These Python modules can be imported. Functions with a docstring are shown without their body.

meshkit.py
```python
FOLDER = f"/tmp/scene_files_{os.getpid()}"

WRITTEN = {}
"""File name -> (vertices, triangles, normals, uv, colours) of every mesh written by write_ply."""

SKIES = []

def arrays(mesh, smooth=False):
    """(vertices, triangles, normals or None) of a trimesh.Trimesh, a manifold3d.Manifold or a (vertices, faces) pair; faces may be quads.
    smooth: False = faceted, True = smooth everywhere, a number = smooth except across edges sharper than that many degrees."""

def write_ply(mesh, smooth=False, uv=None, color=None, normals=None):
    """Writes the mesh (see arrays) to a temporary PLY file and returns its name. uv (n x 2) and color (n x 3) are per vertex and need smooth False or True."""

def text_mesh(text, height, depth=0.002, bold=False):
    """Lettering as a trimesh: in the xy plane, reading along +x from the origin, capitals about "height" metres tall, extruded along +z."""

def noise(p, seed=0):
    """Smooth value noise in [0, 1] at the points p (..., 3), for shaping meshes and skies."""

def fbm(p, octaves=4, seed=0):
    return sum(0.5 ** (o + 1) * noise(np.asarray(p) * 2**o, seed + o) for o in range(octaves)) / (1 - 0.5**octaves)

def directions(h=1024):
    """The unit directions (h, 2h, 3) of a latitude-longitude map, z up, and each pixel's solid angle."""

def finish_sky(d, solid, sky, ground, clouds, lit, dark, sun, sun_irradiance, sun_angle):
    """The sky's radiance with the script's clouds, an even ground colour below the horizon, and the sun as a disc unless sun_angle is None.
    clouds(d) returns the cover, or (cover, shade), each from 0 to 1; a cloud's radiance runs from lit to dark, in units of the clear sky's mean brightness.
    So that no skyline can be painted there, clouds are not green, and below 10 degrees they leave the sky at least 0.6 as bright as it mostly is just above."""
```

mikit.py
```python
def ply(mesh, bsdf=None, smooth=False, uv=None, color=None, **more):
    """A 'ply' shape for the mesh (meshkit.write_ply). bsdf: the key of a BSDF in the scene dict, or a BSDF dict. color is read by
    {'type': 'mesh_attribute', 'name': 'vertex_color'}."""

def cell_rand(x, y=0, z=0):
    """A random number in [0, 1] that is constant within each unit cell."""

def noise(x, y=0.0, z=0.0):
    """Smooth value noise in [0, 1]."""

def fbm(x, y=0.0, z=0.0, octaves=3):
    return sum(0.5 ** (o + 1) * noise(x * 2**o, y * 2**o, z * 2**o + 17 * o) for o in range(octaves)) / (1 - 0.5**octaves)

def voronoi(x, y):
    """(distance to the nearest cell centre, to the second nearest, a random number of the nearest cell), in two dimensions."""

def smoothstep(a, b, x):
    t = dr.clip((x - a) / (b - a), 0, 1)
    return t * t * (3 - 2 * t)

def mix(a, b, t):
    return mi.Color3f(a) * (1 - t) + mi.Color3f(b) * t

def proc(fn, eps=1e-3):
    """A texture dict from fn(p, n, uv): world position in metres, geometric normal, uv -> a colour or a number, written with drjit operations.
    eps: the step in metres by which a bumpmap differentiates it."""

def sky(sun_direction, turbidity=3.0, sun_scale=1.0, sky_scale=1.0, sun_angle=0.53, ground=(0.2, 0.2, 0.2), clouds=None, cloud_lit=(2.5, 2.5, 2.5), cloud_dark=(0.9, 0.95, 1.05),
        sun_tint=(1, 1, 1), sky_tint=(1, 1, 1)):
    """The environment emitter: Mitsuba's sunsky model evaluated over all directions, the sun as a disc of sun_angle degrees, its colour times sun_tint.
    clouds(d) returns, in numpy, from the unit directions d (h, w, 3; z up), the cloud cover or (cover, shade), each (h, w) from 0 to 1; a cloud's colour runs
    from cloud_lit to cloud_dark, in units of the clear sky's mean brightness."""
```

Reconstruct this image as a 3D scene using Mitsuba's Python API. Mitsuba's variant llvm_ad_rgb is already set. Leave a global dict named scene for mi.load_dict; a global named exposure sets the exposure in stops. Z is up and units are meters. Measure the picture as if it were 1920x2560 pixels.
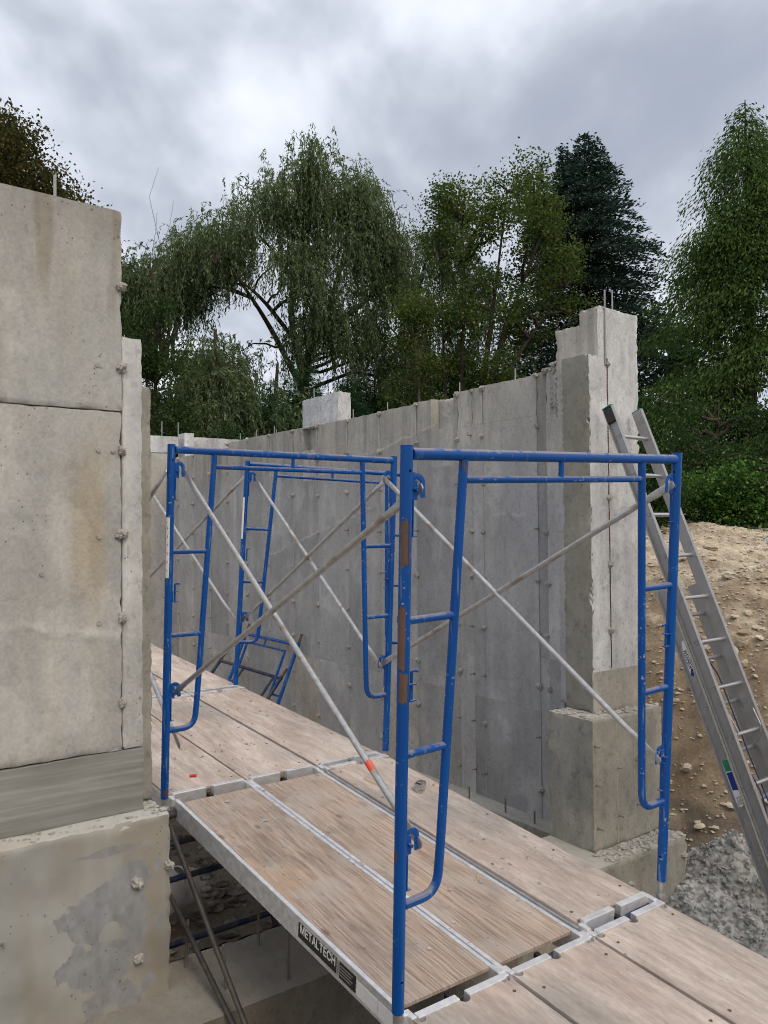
import math, random
import numpy as np, trimesh, manifold3d as m3
import drjit as dr
import mitsuba as mi
import mikit, meshkit
from mikit import noise, fbm, voronoi, cell_rand, smoothstep, mix

random.seed(7)
RNG = np.random.default_rng(7)
T = mi.ScalarTransform4f
scene, labels = {'type': 'scene'}, {}

# ------------------------------------------------------------------ camera, sky, exposure (camera eye = origin, z up, metres)
FW, UP = [0.5875, 0.8090, 0.0194], [-0.0036, -0.0213, 0.9998]
scene['camera'] = {'type': 'perspective', 'fov': 50.58, 'fov_axis': 'x', 'near_clip': 0.05, 'far_clip': 2000.0,
                   'to_world': T().look_at(origin=[0, 0, 0], target=FW, up=UP)}
exposure = 1.90
FWv = np.array(FW); FWh = FWv[:2] / np.linalg.norm(FWv[:2])


def clouds(d):
    z = np.maximum(d[..., 2], 0.0)
    p = d / (z + 0.30)[..., None]
    p = np.stack([p[..., 0], p[..., 1], p[..., 2] * 0 + 0.5], -1)
    c, s = math.cos(0.9), math.sin(0.9)
    p = np.stack([p[..., 0] * c + p[..., 1] * s, p[..., 1] * c - p[..., 0] * s, p[..., 2]], -1)
    w = np.stack([meshkit.fbm(p * 1.6 + 3.1, 3, 5), meshkit.fbm(p * 1.6 + 9.7, 3, 9), p[..., 2] * 0], -1) - 0.5
    a = meshkit.fbm(p * np.array([1.5, 2.4, 1]) + 1.1 * w, 4, 21)
    b = 0.72 * meshkit.fbm(p * np.array([4.0, 6.5, 1]) + 1.6 * w + 5.0, 6, 33) + 0.28 * meshkit.fbm(p * np.array([9.0, 15.0, 1]) + 2.2 * w + 2.0, 5, 41)
    f = 0.46 * a + 0.54 * b - 0.5

    def patch(px, py, s):
        v = np.array([(px - 960) / 2031, (1320 - py) / 2031])
        q = FWv + np.array([0.809, -0.5875, 0]) * v[0] + np.array([0, 0, 1.0]) * v[1]
        q /= np.linalg.norm(q)
        return np.exp(-(1 - d @ q) / (1 - math.cos(math.radians(s))))
    thin = 0.055 * patch(650, 270, 4) + 0.03 * patch(400, 60, 8) + 0.065 * patch(1180, 90, 4) - 0.05 * patch(1500, 330, 13) - 0.05 * patch(980, 330, 4.5) + 0.02 * patch(60, 150, 8) - 0.035 * patch(330, 420, 6) + 0.03 * patch(1600, 560, 5)
    shade = 0.60 - f * 3.3 - thin * 4.0
    shade = 0.5 + 0.5 * np.tanh((shade - 0.52) * 2.5)
    shade = np.clip(shade - 0.55 * np.clip((z - 0.52) / 0.48, 0, 1), 0, 1)       # overcast sky brightens towards the zenith
    return np.ones_like(z), shade


scene['sky_light'] = mikit.sky([-0.05, -0.72, 0.70], turbidity=4, sun_scale=0.30, sun_angle=26, sky_scale=1.0, ground=(0.16, 0.14, 0.12),
                               clouds=clouds, cloud_lit=(2.80, 2.92, 3.20), cloud_dark=(1.10, 1.23, 1.50), sun_tint=(1, 1, 0.98))


# ------------------------------------------------------------------ scene bookkeeping
def numbered(k):
    if k not in scene and k not in labels:
        return k
    i = 1
    while f'{k}_{i:03d}' in scene or f'{k}_{i:03d}' in labels:
        i += 1
    return f'{k}_{i:03d}'


def thing(name, label, cat, group=None, kind=None):
    k = numbered(name)
    labels[k] = {'label': label, 'category': cat}
    if group: labels[k]['group'] = group
    if kind: labels[k]['kind'] = kind
    return k


def shp(mesh, mat, smooth=False, uv=None):
    if uv is not None and len(uv) == 2 and not hasattr(uv[0], '__len__'):
        v = meshkit.arrays(mesh, smooth)[0] if False else None
        tm = mesh if isinstance(mesh, trimesh.Trimesh) else totri(mesh)
        n = len(tm.vertices) if smooth in (False, True) else None
        if n is None:
            tm = trimesh.graph.smooth_shade(tm, angle=np.radians(smooth), facet_minarea=None); smooth = True
        uv = np.tile(np.array(uv, float), (len(tm.vertices), 1)); mesh = tm
    return mikit.ply(mesh, mat, smooth=smooth, uv=uv)


def part(parent, name, mesh, mat, smooth=False, uv=None, to=None, label=None, kind=None):
    k = numbered(parent + '__' + name)
    d = mesh if isinstance(mesh, dict) else shp(mesh, mat, smooth, uv)
    scene[k] = {**d, 'to_world': to} if to is not None else d
    if label or kind:
        labels[k] = {}
        if label: labels[k]['label'] = label
        if kind: labels[k]['kind'] = kind
    return k


def single(name, label, cat, mesh, mat, smooth=False, uv=None, group=None, kind=None, to=None):
    k = thing(name, label, cat, group, kind)
    d = mesh if isinstance(mesh, dict) else shp(mesh, mat, smooth, uv)
    scene[k] = {**d, 'to_world': to} if to is not None else d
    return k


def struct(name, label, mesh, mat, smooth=False, uv=None):
    scene[name] = shp(mesh, mat, smooth, uv)
    labels[name] = {'label': label, 'kind': 'structure'}


# ------------------------------------------------------------------ mesh helpers
def totri(m):
    if isinstance(m, trimesh.Trimesh): return m
    if hasattr(m, 'to_mesh'):
        q = m.to_mesh(); return trimesh.Trimesh(np.array(q.vert_properties[:, :3]), np.array(q.tri_verts), process=False)
    return trimesh.Trimesh(np.asarray(m[0], float), np.asarray(m[1], int), process=False)


def cat(ms): return trimesh.util.concatenate([totri(m) for m in ms])


def two_sided(m): return cat([m, trimesh.Trimesh(m.vertices, m.faces[:, ::-1], process=False)])


def box(lo, hi):
    lo, hi = np.array(lo, float), np.array(hi, float)
    b = trimesh.creation.box(extents=hi - lo); b.apply_translation((lo + hi) / 2); return b


def cbox(lo, hi, c=0.004):
    lo, hi = np.array(lo, float), np.array(hi, float)
    c = min(c, *((hi - lo) * 0.45)); P = []
    for sx in (0, 1):
        for sy in (0, 1):
            for sz in (0, 1):
                s = np.array([sx, sy, sz]); q = np.where(s == 1, hi, lo); inw = np.where(s == 1, -c, c)
                for k in range(3):
                    e = q + inw; e[k] = q[k]; P.append(e)
    return trimesh.PointCloud(np.array(P)).convex_hull


def mbox(lo, hi):
    lo, hi = np.array(lo, float), np.array(hi, float)
    return m3.Manifold.cube((hi - lo).tolist()).translate(lo.tolist())


def rough(mani, seg=0.03, amp=0.002, chip=0.010, freq=9.0, seed=0, chipfreq=22.0):
    """A solid with a cast surface: slightly wavy faces and ragged, chipped edges."""
    m = mani.refine_to_length(seg); q = m.to_mesh()
    t = trimesh.Trimesh(np.array(q.vert_properties[:, :3], float), np.array(q.tri_verts), process=True)
    v = t.vertices; vn = t.vertex_normals; fn = t.face_normals
    dev = np.ones(len(v))
    for k in range(3):
        np.minimum.at(dev, t.faces[:, k], (fn * vn[t.faces[:, k]]).sum(1))
    edge = np.clip((0.97 - dev) / 0.1, 0, 1)
    off = np.stack([meshkit.noise(v * freq, seed + k) - 0.5 for k in range(3)], 1) * 2 * amp
    ch = np.clip(meshkit.fbm(v * chipfreq, 3, seed + 9) - 0.42, 0, 1) * 3.0
    t.vertices = v + off - vn * (edge * ch * chip)[:, None]
    return t


def frames_along(P):
    P = np.asarray(P, float); tg = np.gradient(P, axis=0)
    tg /= np.linalg.norm(tg, axis=1, keepdims=True) + 1e-12
    a = np.cross(tg[0], [0, 0, 1.0]) if abs(tg[0, 2]) < 0.9 else np.cross(tg[0], [1.0, 0, 0])
    A = []
    for t in tg:
        a = a - t * (a @ t); a /= np.linalg.norm(a) + 1e-12; A.append(a)
    A = np.array(A); return P, tg, A, np.cross(tg, A)


def sweep(P, r, n=12, ry=None, caps=True, side=None):
    """A tube through P with radii r (and ry across), round or elliptical."""
    P, tg, A, B = frames_along(P)
    if side is not None:
        s = np.asarray(side, float); A = s - tg * (tg @ s)[:, None]; A /= np.linalg.norm(A, axis=1, keepdims=True); B = np.cross(tg, A)
    r = np.broadcast_to(r, (len(P),)); ry = r if ry is None else np.broadcast_to(ry, (len(P),))
    th = np.arange(n) * 2 * np.pi / n
    v = P[:, None] + (r[:, None] * np.cos(th))[..., None] * A[:, None] + (ry[:, None] * np.sin(th))[..., None] * B[:, None]
    i, j = np.meshgrid(np.arange(len(P) - 1), np.arange(n), indexing='ij')
    q = np.stack([i * n + j, i * n + (j + 1) % n, (i + 1) * n + (j + 1) % n, (i + 1) * n + j], -1).reshape(-1, 4)
    f = np.vstack([q[:, [0, 1, 2]], q[:, [0, 2, 3]]]); v = v.reshape(-1, 3)
    if caps:
        c0, c1 = len(v), len(v) + 1; v = np.vstack([v, P[:1], P[-1:]]); j = np.arange(n); L = (len(P) - 1) * n
        f = np.vstack([f, np.stack([j * 0 + c0, (j + 1) % n, j], 1), np.stack([j * 0 + c1, L + j, L + (j + 1) % n], 1)])
    return trimesh.Trimesh(v, f, process=False)


def tube(a, b, r, n=12): return sweep([a, b], r, n)


def bend(P, r=0.05, k=6):
    """Rounds the corners of a polyline with radius about r."""
    P = [np.array(p, float) for p in P]; out = [P[0]]
    for i in range(1, len(P) - 1):
        a, b, c = P[i - 1], P[i], P[i + 1]
        u, w = (a - b) / np.linalg.norm(a - b), (c - b) / np.linalg.norm(c - b)
        d = min(r, 0.49 * np.linalg.norm(a - b), 0.49 * np.linalg.norm(c - b))
        for s in np.linspace(0, 1, k):
            out.append((1 - s) ** 2 * (b + u * d) + 2 * s * (1 - s) * b + s * s * (b + w * d))
    out.append(P[-1]); return np.array(out)


def plate(outline, thick):
    """A flat shape (x, z outline) of the given thickness about y = 0."""
    from shapely.geometry import Polygon
    m = trimesh.creation.extrude_polygon(Polygon(outline), thick, engine='earcut')
    m.apply_transform(np.array([[1, 0, 0, 0], [0, 0, 1, -thick / 2], [0, 1, 0, 0], [0, 0, 0, 1.0]])); m.invert(); return m


def mat4(R, o):
    m = np.eye(4); m[:3, :3] = R; m[:3, 3] = o; return m


def tw(m): return T(np.asarray(m, float))


def seeds(s, w=0): return (s + 0.5, w + 0.5)


# ------------------------------------------------------------------ materials
def rgb(*c): return {'type': 'rgb', 'value': list(c)}


def P_(color, rough_=0.6, **k):
    return {'type': 'principled', 'base_color': color if isinstance(color, dict) else rgb(*color), 'roughness': rough_, **k}


def two(b): return {'type': 'twosided', 'b': b}


def bumped(b, fn, scale=1.0, eps=0.002): return {'type': 'bumpmap', 'arbitrary': mikit.proc(fn, eps), 'scale': scale, 'b': b}


def wallcoords(p, n):
    ax = dr.abs(n.x) > dr.abs(n.y)
    t = dr.select(ax, p.y, p.x) ; up = dr.abs(n.z) > 0.7
    return dr.select(up, p.x, t), dr.select(up, p.y, p.z), up


def holes(t, h, k, cut):
    d, _, r = voronoi(t * k, h * k * 0.8)
    return smoothstep(cut + 0.10 * r, cut - 0.02, d) * smoothstep(0.90, 0.92, r)


def bug(t, h):
    a = smoothstep(0.50, 0.62, fbm(t * 2.6, h * 2.6, 9.0, 3))
    return dr.maximum(0.8 * a * holes(t, h, 15.0, 0.04), a * holes(t + 5.0, h, 40.0, 0.08))


def concrete(base, warm, streak, dark=0.75, grain=1.0, extra=None, bextra=None, mot=1.0):
    base, warm = mi.Color3f(base), mi.Color3f(warm)

    def col(p, n, uv):
        s = dr.floor(uv.x); sh = s * 3.17
        t, h, up = wallcoords(p, n)
        t2 = t + sh
        tint = cell_rand(s, 1) - 0.5
        big = fbm(t2 * 1.3, h * 0.9, 3.0, 3); mid = fbm(t2 * 5.0, h * 3.2, 7.0, 4); fine = noise(t2 * 95, h * 95, 1.0)
        vs = fbm(t2 * 11.0, h * 0.55 + sh, 2.0, 3)
        wm = smoothstep(0.42, 0.70, fbm(t2 * 2.2, h * 0.8 + 4.0, sh, 3) * 0.6 + vs * 0.4) * streak
        c = mix(base, warm, wm)
        md2 = fbm(t2 * 24.0, h * 15.0, 4.0, 4)
        k = 1.0 + 0.24 * tint + 0.34 * (big - 0.5) + 0.40 * mot * (mid - 0.5) + 0.30 * (vs - 0.5) + 0.26 * mot * (md2 - 0.5) + 0.16 * grain * (fine - 0.5)
        pale = smoothstep(0.60, 0.72, fbm(t2 * 3.1 + 11.0, h * 2.3, 5.0, 4))
        c = c * k
        c = mix(c, c * 1.18 + 0.015, pale * 0.7)
        edge = smoothstep(0.53, 0.56, fbm(t2 * 4.2 + 3.0, h * 2.6, 9.0, 5)) - 0.5
        c = c * (1.0 + 0.07 * mot * edge - 0.16 * mot * smoothstep(0.66, 0.70, fbm(t2 * 34.0, h * 26.0, 2.0, 4)))
        hl = bug(t2, h)
        c = c * (1.0 - hl * 0.65)
        if extra: c = extra(c, t, h, up)
        c = dr.select(up, mix(c * 1.06, mi.Color3f(0.36, 0.34, 0.30), 0.35), c)
        return c

    def bmp(p, n, uv):
        s = dr.floor(uv.x); t, h, up = wallcoords(p, n); t2 = t + s * 3.17
        hl = bug(t2, h)
        return 0.0012 * fbm(t2 * 30, h * 30, 1.0, 3) + 0.006 * fbm(t2 * 4, h * 4, 2.0, 2) - 0.004 * hl + (bextra(t, h) if bextra else 0.0)
    return bumped(P_(mikit.proc(col), 0.85, specular=0.25), bmp, 1.0, 0.003)


def left_marks(c, t, h, up):
    # drip stains from the top, a lift line and rusty runs below the ties: marks that belong to this wall
    w = 0.05 * (noise(t * 9, h * 2.0, 1.0) - 0.5)
    drip = smoothstep(0.045, 0.015, dr.abs(t + w - 0.945 - 0.03 * (1.59 - h))) * smoothstep(1.02, 1.3, h) + 0.8 * smoothstep(0.03, 0.008, dr.abs(t + w - 1.275)) * smoothstep(0.95, 1.2, h)
    c = mix(c, c * mi.Color3f(0.70, 0.65, 0.57), drip * 0.7)
    topd = smoothstep(1.30, 1.58, h + 0.25 * (fbm(t * 3, h * 2, 2.0, 3) - 0.5))
    c = c * (1.0 - 0.17 * topd)
    ln = h + 0.47 + 0.20 * (t - 1.0) + 0.05 * (fbm(t * 8, 3.0, 1.0, 3) - 0.5)
    c = mix(c, c * 1.22, smoothstep(0.035, 0.0, dr.abs(ln)) * smoothstep(0.35, 0.6, fbm(t * 14, h * 9, 6.0, 3)) * 0.8)
    run = smoothstep(0.45, 0.75, fbm(t * 10, h * 0.9, 8.0, 3)) * smoothstep(0.62, 0.2, dr.abs(h - 0.10)) 
    return mix(c, c * mi.Color3f(0.98, 0.86, 0.66), run * 0.75)


def lift_curves(c, t, h, up):
    # the curved edges of successive pours
    w = 0.05 * (fbm(t * 6.0, 1.0, 2.0, 3) - 0.5)
    for a, b, t0, t1 in ((0.60, 0.17, 5.6, 8.6), (-0.30, 0.24, 6.6, 9.6), (0.10, -0.03, 4.7, 5.3)):
        e = h - (a + b * (t1 - 0.4 - t)) + w
        on = smoothstep(t0, t0 + 0.3, t) * smoothstep(t1, t1 - 0.4, t)
        c = c * (1.0 - 0.10 * on * smoothstep(0.0, -0.03, e) * smoothstep(-0.55, -0.05, e))
        c = mix(c, c * 1.25, on * smoothstep(0.022, 0.0, dr.abs(e)) * smoothstep(0.35, 0.55, fbm(t * 9, h * 9, 4.0, 3)))
    upp = smoothstep(0.55, 0.85, h + 0.35 * (fbm(t * 2.0, h * 1.0, 7.0, 3) - 0.5) - 0.10 * (t - 6.0) * smoothstep(7.5, 6.0, t))
    st = smoothstep(0.45, 0.75, fbm(t * 13.0, h * 0.7, 3.0, 4))
    return mix(c, c * mi.Color3f(1.15, 1.10, 0.98) * (1.0 - 0.30 * st), upp * 0.75)


scene['mat_left'] = concrete((0.425, 0.427, 0.412), (0.415, 0.390, 0.325), 0.55, mot=0.5, extra=left_marks, bextra=lambda t, h: 0.004 * smoothstep(0.05, 0.0, dr.abs(h + 0.47 + 0.20 * (t - 1.0) + 0.05 * (fbm(t * 8, 3.0, 1.0, 3) - 0.5))) * fbm(t * 25, h * 25, 2.0, 2))
scene['mat_grey'] = concrete((0.345, 0.347, 0.346), (0.345, 0.333, 0.295), 0.3, mot=0.7, extra=lift_curves)
scene['mat_warm'] = concrete((0.40, 0.39, 0.358), (0.38, 0.345, 0.275), 0.8)
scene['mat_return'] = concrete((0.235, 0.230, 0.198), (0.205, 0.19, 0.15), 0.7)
scene['mat_mud_shade'] = concrete((0.19, 0.178, 0.152), (0.16, 0.135, 0.10), 0.6)  # mud stain, with shade from the deck painted into the colour
scene['mat_olive'] = concrete((0.325, 0.318, 0.282), (0.29, 0.272, 0.225), 0.6)
scene['mat_pale'] = concrete((0.535, 0.55, 0.56), (0.51, 0.505, 0.485), 0.25)
scene['mat_strip'] = concrete((0.425, 0.43, 0.43), (0.41, 0.40, 0.37), 0.3)
scene['mat_blob'] = P_(mikit.proc(lambda p, n, uv: mi.Color3f(0.37, 0.355, 0.325) * (0.45 + 0.95 * fbm(p.x * 70, p.y * 70, p.z * 70, 3))), 0.9)


def board_col(p, n, uv):
    t, h, up = wallcoords(p, n)
    g = fbm(t * 2.0, h * 60.0 + 1.5 * noise(t * 2.5, h * 6.0), 1.0, 3); b = fbm(t * 3, h * 5, 4.0, 3)
    return mix(mi.Color3f(0.205, 0.206, 0.190), mi.Color3f(0.275, 0.275, 0.255), smoothstep(0.25, 0.75, g)) * (0.7 + 0.6 * b)


scene['mat_board'] = bumped(P_(mikit.proc(board_col), 0.85), lambda p, n, uv: 0.004 * fbm(wallcoords(p, n)[0] * 2.0, p.z * 60 + 1.5 * noise(p.x * 2.5, p.z * 6), 1.0, 2), 1.0, 0.003)


def block_col(p, n, uv):
    t, h, up = wallcoords(p, n)
    base = mix(mi.Color3f(0.325, 0.327, 0.308), mi.Color3f(0.29, 0.27, 0.225), smoothstep(0.45, 0.7, 0.6 * fbm(t * 7, h * 0.8, 1.0, 3) + 0.4 * fbm(t * 2.2, h * 2.2, 3.0, 3)))
    base = base * (0.72 + 0.55 * fbm(t * 5, h * 4, 2.0, 4))
    # grey skim patches of later mortar, at fixed places on this block
    q = 1.25 * (fbm(t * 9.0, h * 8.0, 8.0, 6) - 0.5)
    e1 = dr.sqrt(dr.square((t - 1.225 - 0.30 * (h + 1.72)) / 0.15) + dr.square((h + 1.77) / 0.17)) + 2.0 * q
    e2 = dr.sqrt(dr.square((t - 1.17 - 0.9 * (h + 2.02)) / 0.21) + dr.square((h + 2.02) / 0.11)) + 2.2 * q
    e3 = dr.sqrt(dr.square((t - 1.20) / 0.22) + dr.square((h + 1.515) / 0.020)) + 1.6 * q
    e4 = dr.sqrt(dr.square((t - 1.24) / 0.14) + dr.square((h + 2.22) / 0.08)) + 2.2 * q
    m = dr.maximum(dr.maximum(smoothstep(1.06, 0.95, e1), smoothstep(1.06, 0.95, e2)), dr.maximum(0.8 * smoothstep(1.1, 0.9, e3), smoothstep(1.06, 0.92, e4)))
    m = dr.select(up, 0.0, m)
    c = mix(base, mi.Color3f(0.245, 0.253, 0.268) * (0.62 + 0.76 * fbm(t * 26, h * 20, 1.0, 4)), m * 0.8)
    hl = bug(t, h)
    c = c * (1 - 0.55 * hl)
    return dr.select(up, mix(base * 1.25, mi.Color3f(0.44, 0.43, 0.385), 0.5), c)


scene['mat_block'] = bumped(P_(mikit.proc(block_col), 0.9), lambda p, n, uv: 0.003 * fbm(p.x * 22, p.z * 22, p.y * 22, 4) + 0.006 * fbm(p.x * 5, p.z * 5, p.y * 5, 2), 1.0, 0.003)


def rust_col(p, n, uv):
    return mix(mi.Color3f(0.16, 0.085, 0.05), mi.Color3f(0.07, 0.05, 0.04), fbm(p.x * 30, p.y * 30, p.z * 12, 3))


scene['mat_rust'] = P_(mikit.proc(rust_col), 0.8)
scene['mat_dark'] = P_((0.012, 0.011, 0.010), 0.8)


def blue_col(p, n, uv):
    wear = fbm(p.x * 26, p.y * 26, p.z * 9, 4); scr = fbm(p.x * 70, p.y * 70, p.z * 5, 3)
    c = mix(mi.Color3f(0.0002, 0.056, 0.255), mi.Color3f(0.0005, 0.078, 0.33), fbm(p.x * 6, p.y * 6, p.z * 3, 2))
    c = mix(c, mi.Color3f(0.22, 0.32, 0.42), smoothstep(0.68, 0.75, scr) * 0.35)
    c = mix(c, mi.Color3f(0.34, 0.34, 0.32), smoothstep(0.80, 0.86, noise(p.x * 95, p.y * 95, p.z * 95)) * smoothstep(0.5, 0.62, fbm(p.x * 5, p.y * 5, p.z * 5 + 3, 2)) * 0.7)
    dust = smoothstep(0.30, 0.70, n.z) * smoothstep(0.25, 0.50, wear)
    c = mix(c, mi.Color3f(0.24, 0.22, 0.21), dust * 0.75)
    return mix(c, mi.Color3f(0.10, 0.055, 0.035), smoothstep(0.72, 0.76, wear) * 0.8)


scene['mat_blue'] = P_(mikit.proc(blue_col), 0.36, specular=0.35)
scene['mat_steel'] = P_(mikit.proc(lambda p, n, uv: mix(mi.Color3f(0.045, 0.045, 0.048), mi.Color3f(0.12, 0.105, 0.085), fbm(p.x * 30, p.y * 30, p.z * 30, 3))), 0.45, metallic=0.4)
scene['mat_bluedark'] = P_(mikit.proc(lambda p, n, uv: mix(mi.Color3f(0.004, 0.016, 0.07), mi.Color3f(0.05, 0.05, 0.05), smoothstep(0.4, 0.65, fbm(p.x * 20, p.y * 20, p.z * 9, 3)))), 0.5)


def galv_col(p, n, uv):
    a = fbm(p.x * 45, p.y * 45, p.z * 45, 3); b = fbm(p.x * 9, p.y * 9, p.z * 9, 3)
    c = mix(mi.Color3f(0.36, 0.36, 0.35), mi.Color3f(0.60, 0.60, 0.59), a)
    return mix(c, mi.Color3f(0.30, 0.22, 0.15), smoothstep(0.60, 0.74, b) * 0.7)


scene['mat_galv'] = P_(mikit.proc(galv_col), 0.42, metallic=0.75)
scene['mat_alu'] = P_(mikit.proc(lambda p, n, uv: mi.Color3f(0.74, 0.74, 0.75) * (0.72 + 0.5 * fbm(p.x * 35, p.y * 35, p.z * 35, 3))), 0.38, metallic=0.6)
scene['mat_ladder'] = P_(mikit.proc(lambda p, n, uv: mix(mi.Color3f(0.40, 0.40, 0.40), mi.Color3f(0.20, 0.195, 0.185), 0.45 * fbm(p.x * 40, p.y * 40, p.z * 14, 4))), 0.45, metallic=0.55)
scene['mat_rung'] = P_((0.62, 0.62, 0.63), 0.32, metallic=0.85)
scene['mat_white'] = P_((0.72, 0.72, 0.70), 0.5)
scene['mat_black'] = P_((0.015, 0.015, 0.016), 0.5)
scene['mat_decal_blue'] = P_((0.012, 0.03, 0.22), 0.4)
scene['mat_green'] = P_((0.02, 0.20, 0.12), 0.5)
scene['mat_red'] = P_((0.50, 0.03, 0.02), 0.45)
scene['mat_orange'] = P_((0.75, 0.10, 0.05), 0.5)
scene['mat_rope'] = P_((0.012, 0.035, 0.11), 0.8)
scene['mat_bucket'] = P_((0.55, 0.55, 0.53), 0.5)
scene['mat_rebar'] = P_(mikit.proc(lambda p, n, uv: mix(mi.Color3f(0.11, 0.075, 0.055), mi.Color3f(0.22, 0.21, 0.20), fbm(p.x * 40, p.y * 40, p.z * 12, 2))), 0.7)
scene['mat_rod'] = P_((0.33, 0.33, 0.32), 0.5, metallic=0.3)
scene['mat_chrome'] = P_(mikit.proc(lambda p, n, uv: mix(mi.Color3f(0.55, 0.55, 0.55), mi.Color3f(0.25, 0.2, 0.16), smoothstep(0.45, 0.7, fbm(p.x * 120, p.y * 120, p.z * 120, 3)))), 0.3, metallic=0.8)


def grain_col(p, n, uv):
    s = dr.floor(uv.x) * 2.3
    g = fbm((p.x + s) * 150 + 2.4 * noise(p.x * 5, p.y * 1.3 + s), p.y * 6.0, 1.0, 3)
    f = noise((p.x + s) * 300 + 4.4 * noise(p.x * 5, p.y * 1.3 + s), p.y * 11.0, 2.0)
    b = fbm(p.x * 4 + s, p.y * 2.4, 3.0, 4)
    c = mix(mi.Color3f(0.240, 0.172, 0.132), mi.Color3f(0.470, 0.380, 0.312), smoothstep(0.14, 0.86, 0.5 * g + 0.5 * f))
    c = mix(c, mi.Color3f(0.36, 0.23, 0.12), smoothstep(0.60, 0.75, b) * 0.35)
    d, _, r = voronoi(p.x * 4.2 + s, p.y * 1.9)
    knot = smoothstep(0.085, 0.02, d) * smoothstep(0.55, 0.6, r)
    sm = fbm(p.x * 9 + s, p.y * 7, 6.0, 5)
    c = mix(c, mi.Color3f(0.40, 0.36, 0.315), smoothstep(0.50, 0.68, sm) * 0.45)
    c = c * (1.0 - 0.20 * smoothstep(0.56, 0.74, fbm(p.x * 14 + s, p.y * 5 + 3, 1.0, 5)))
    return mix(c * (0.80 + 0.40 * b), mi.Color3f(0.13, 0.085, 0.055), knot * 0.7)


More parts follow.
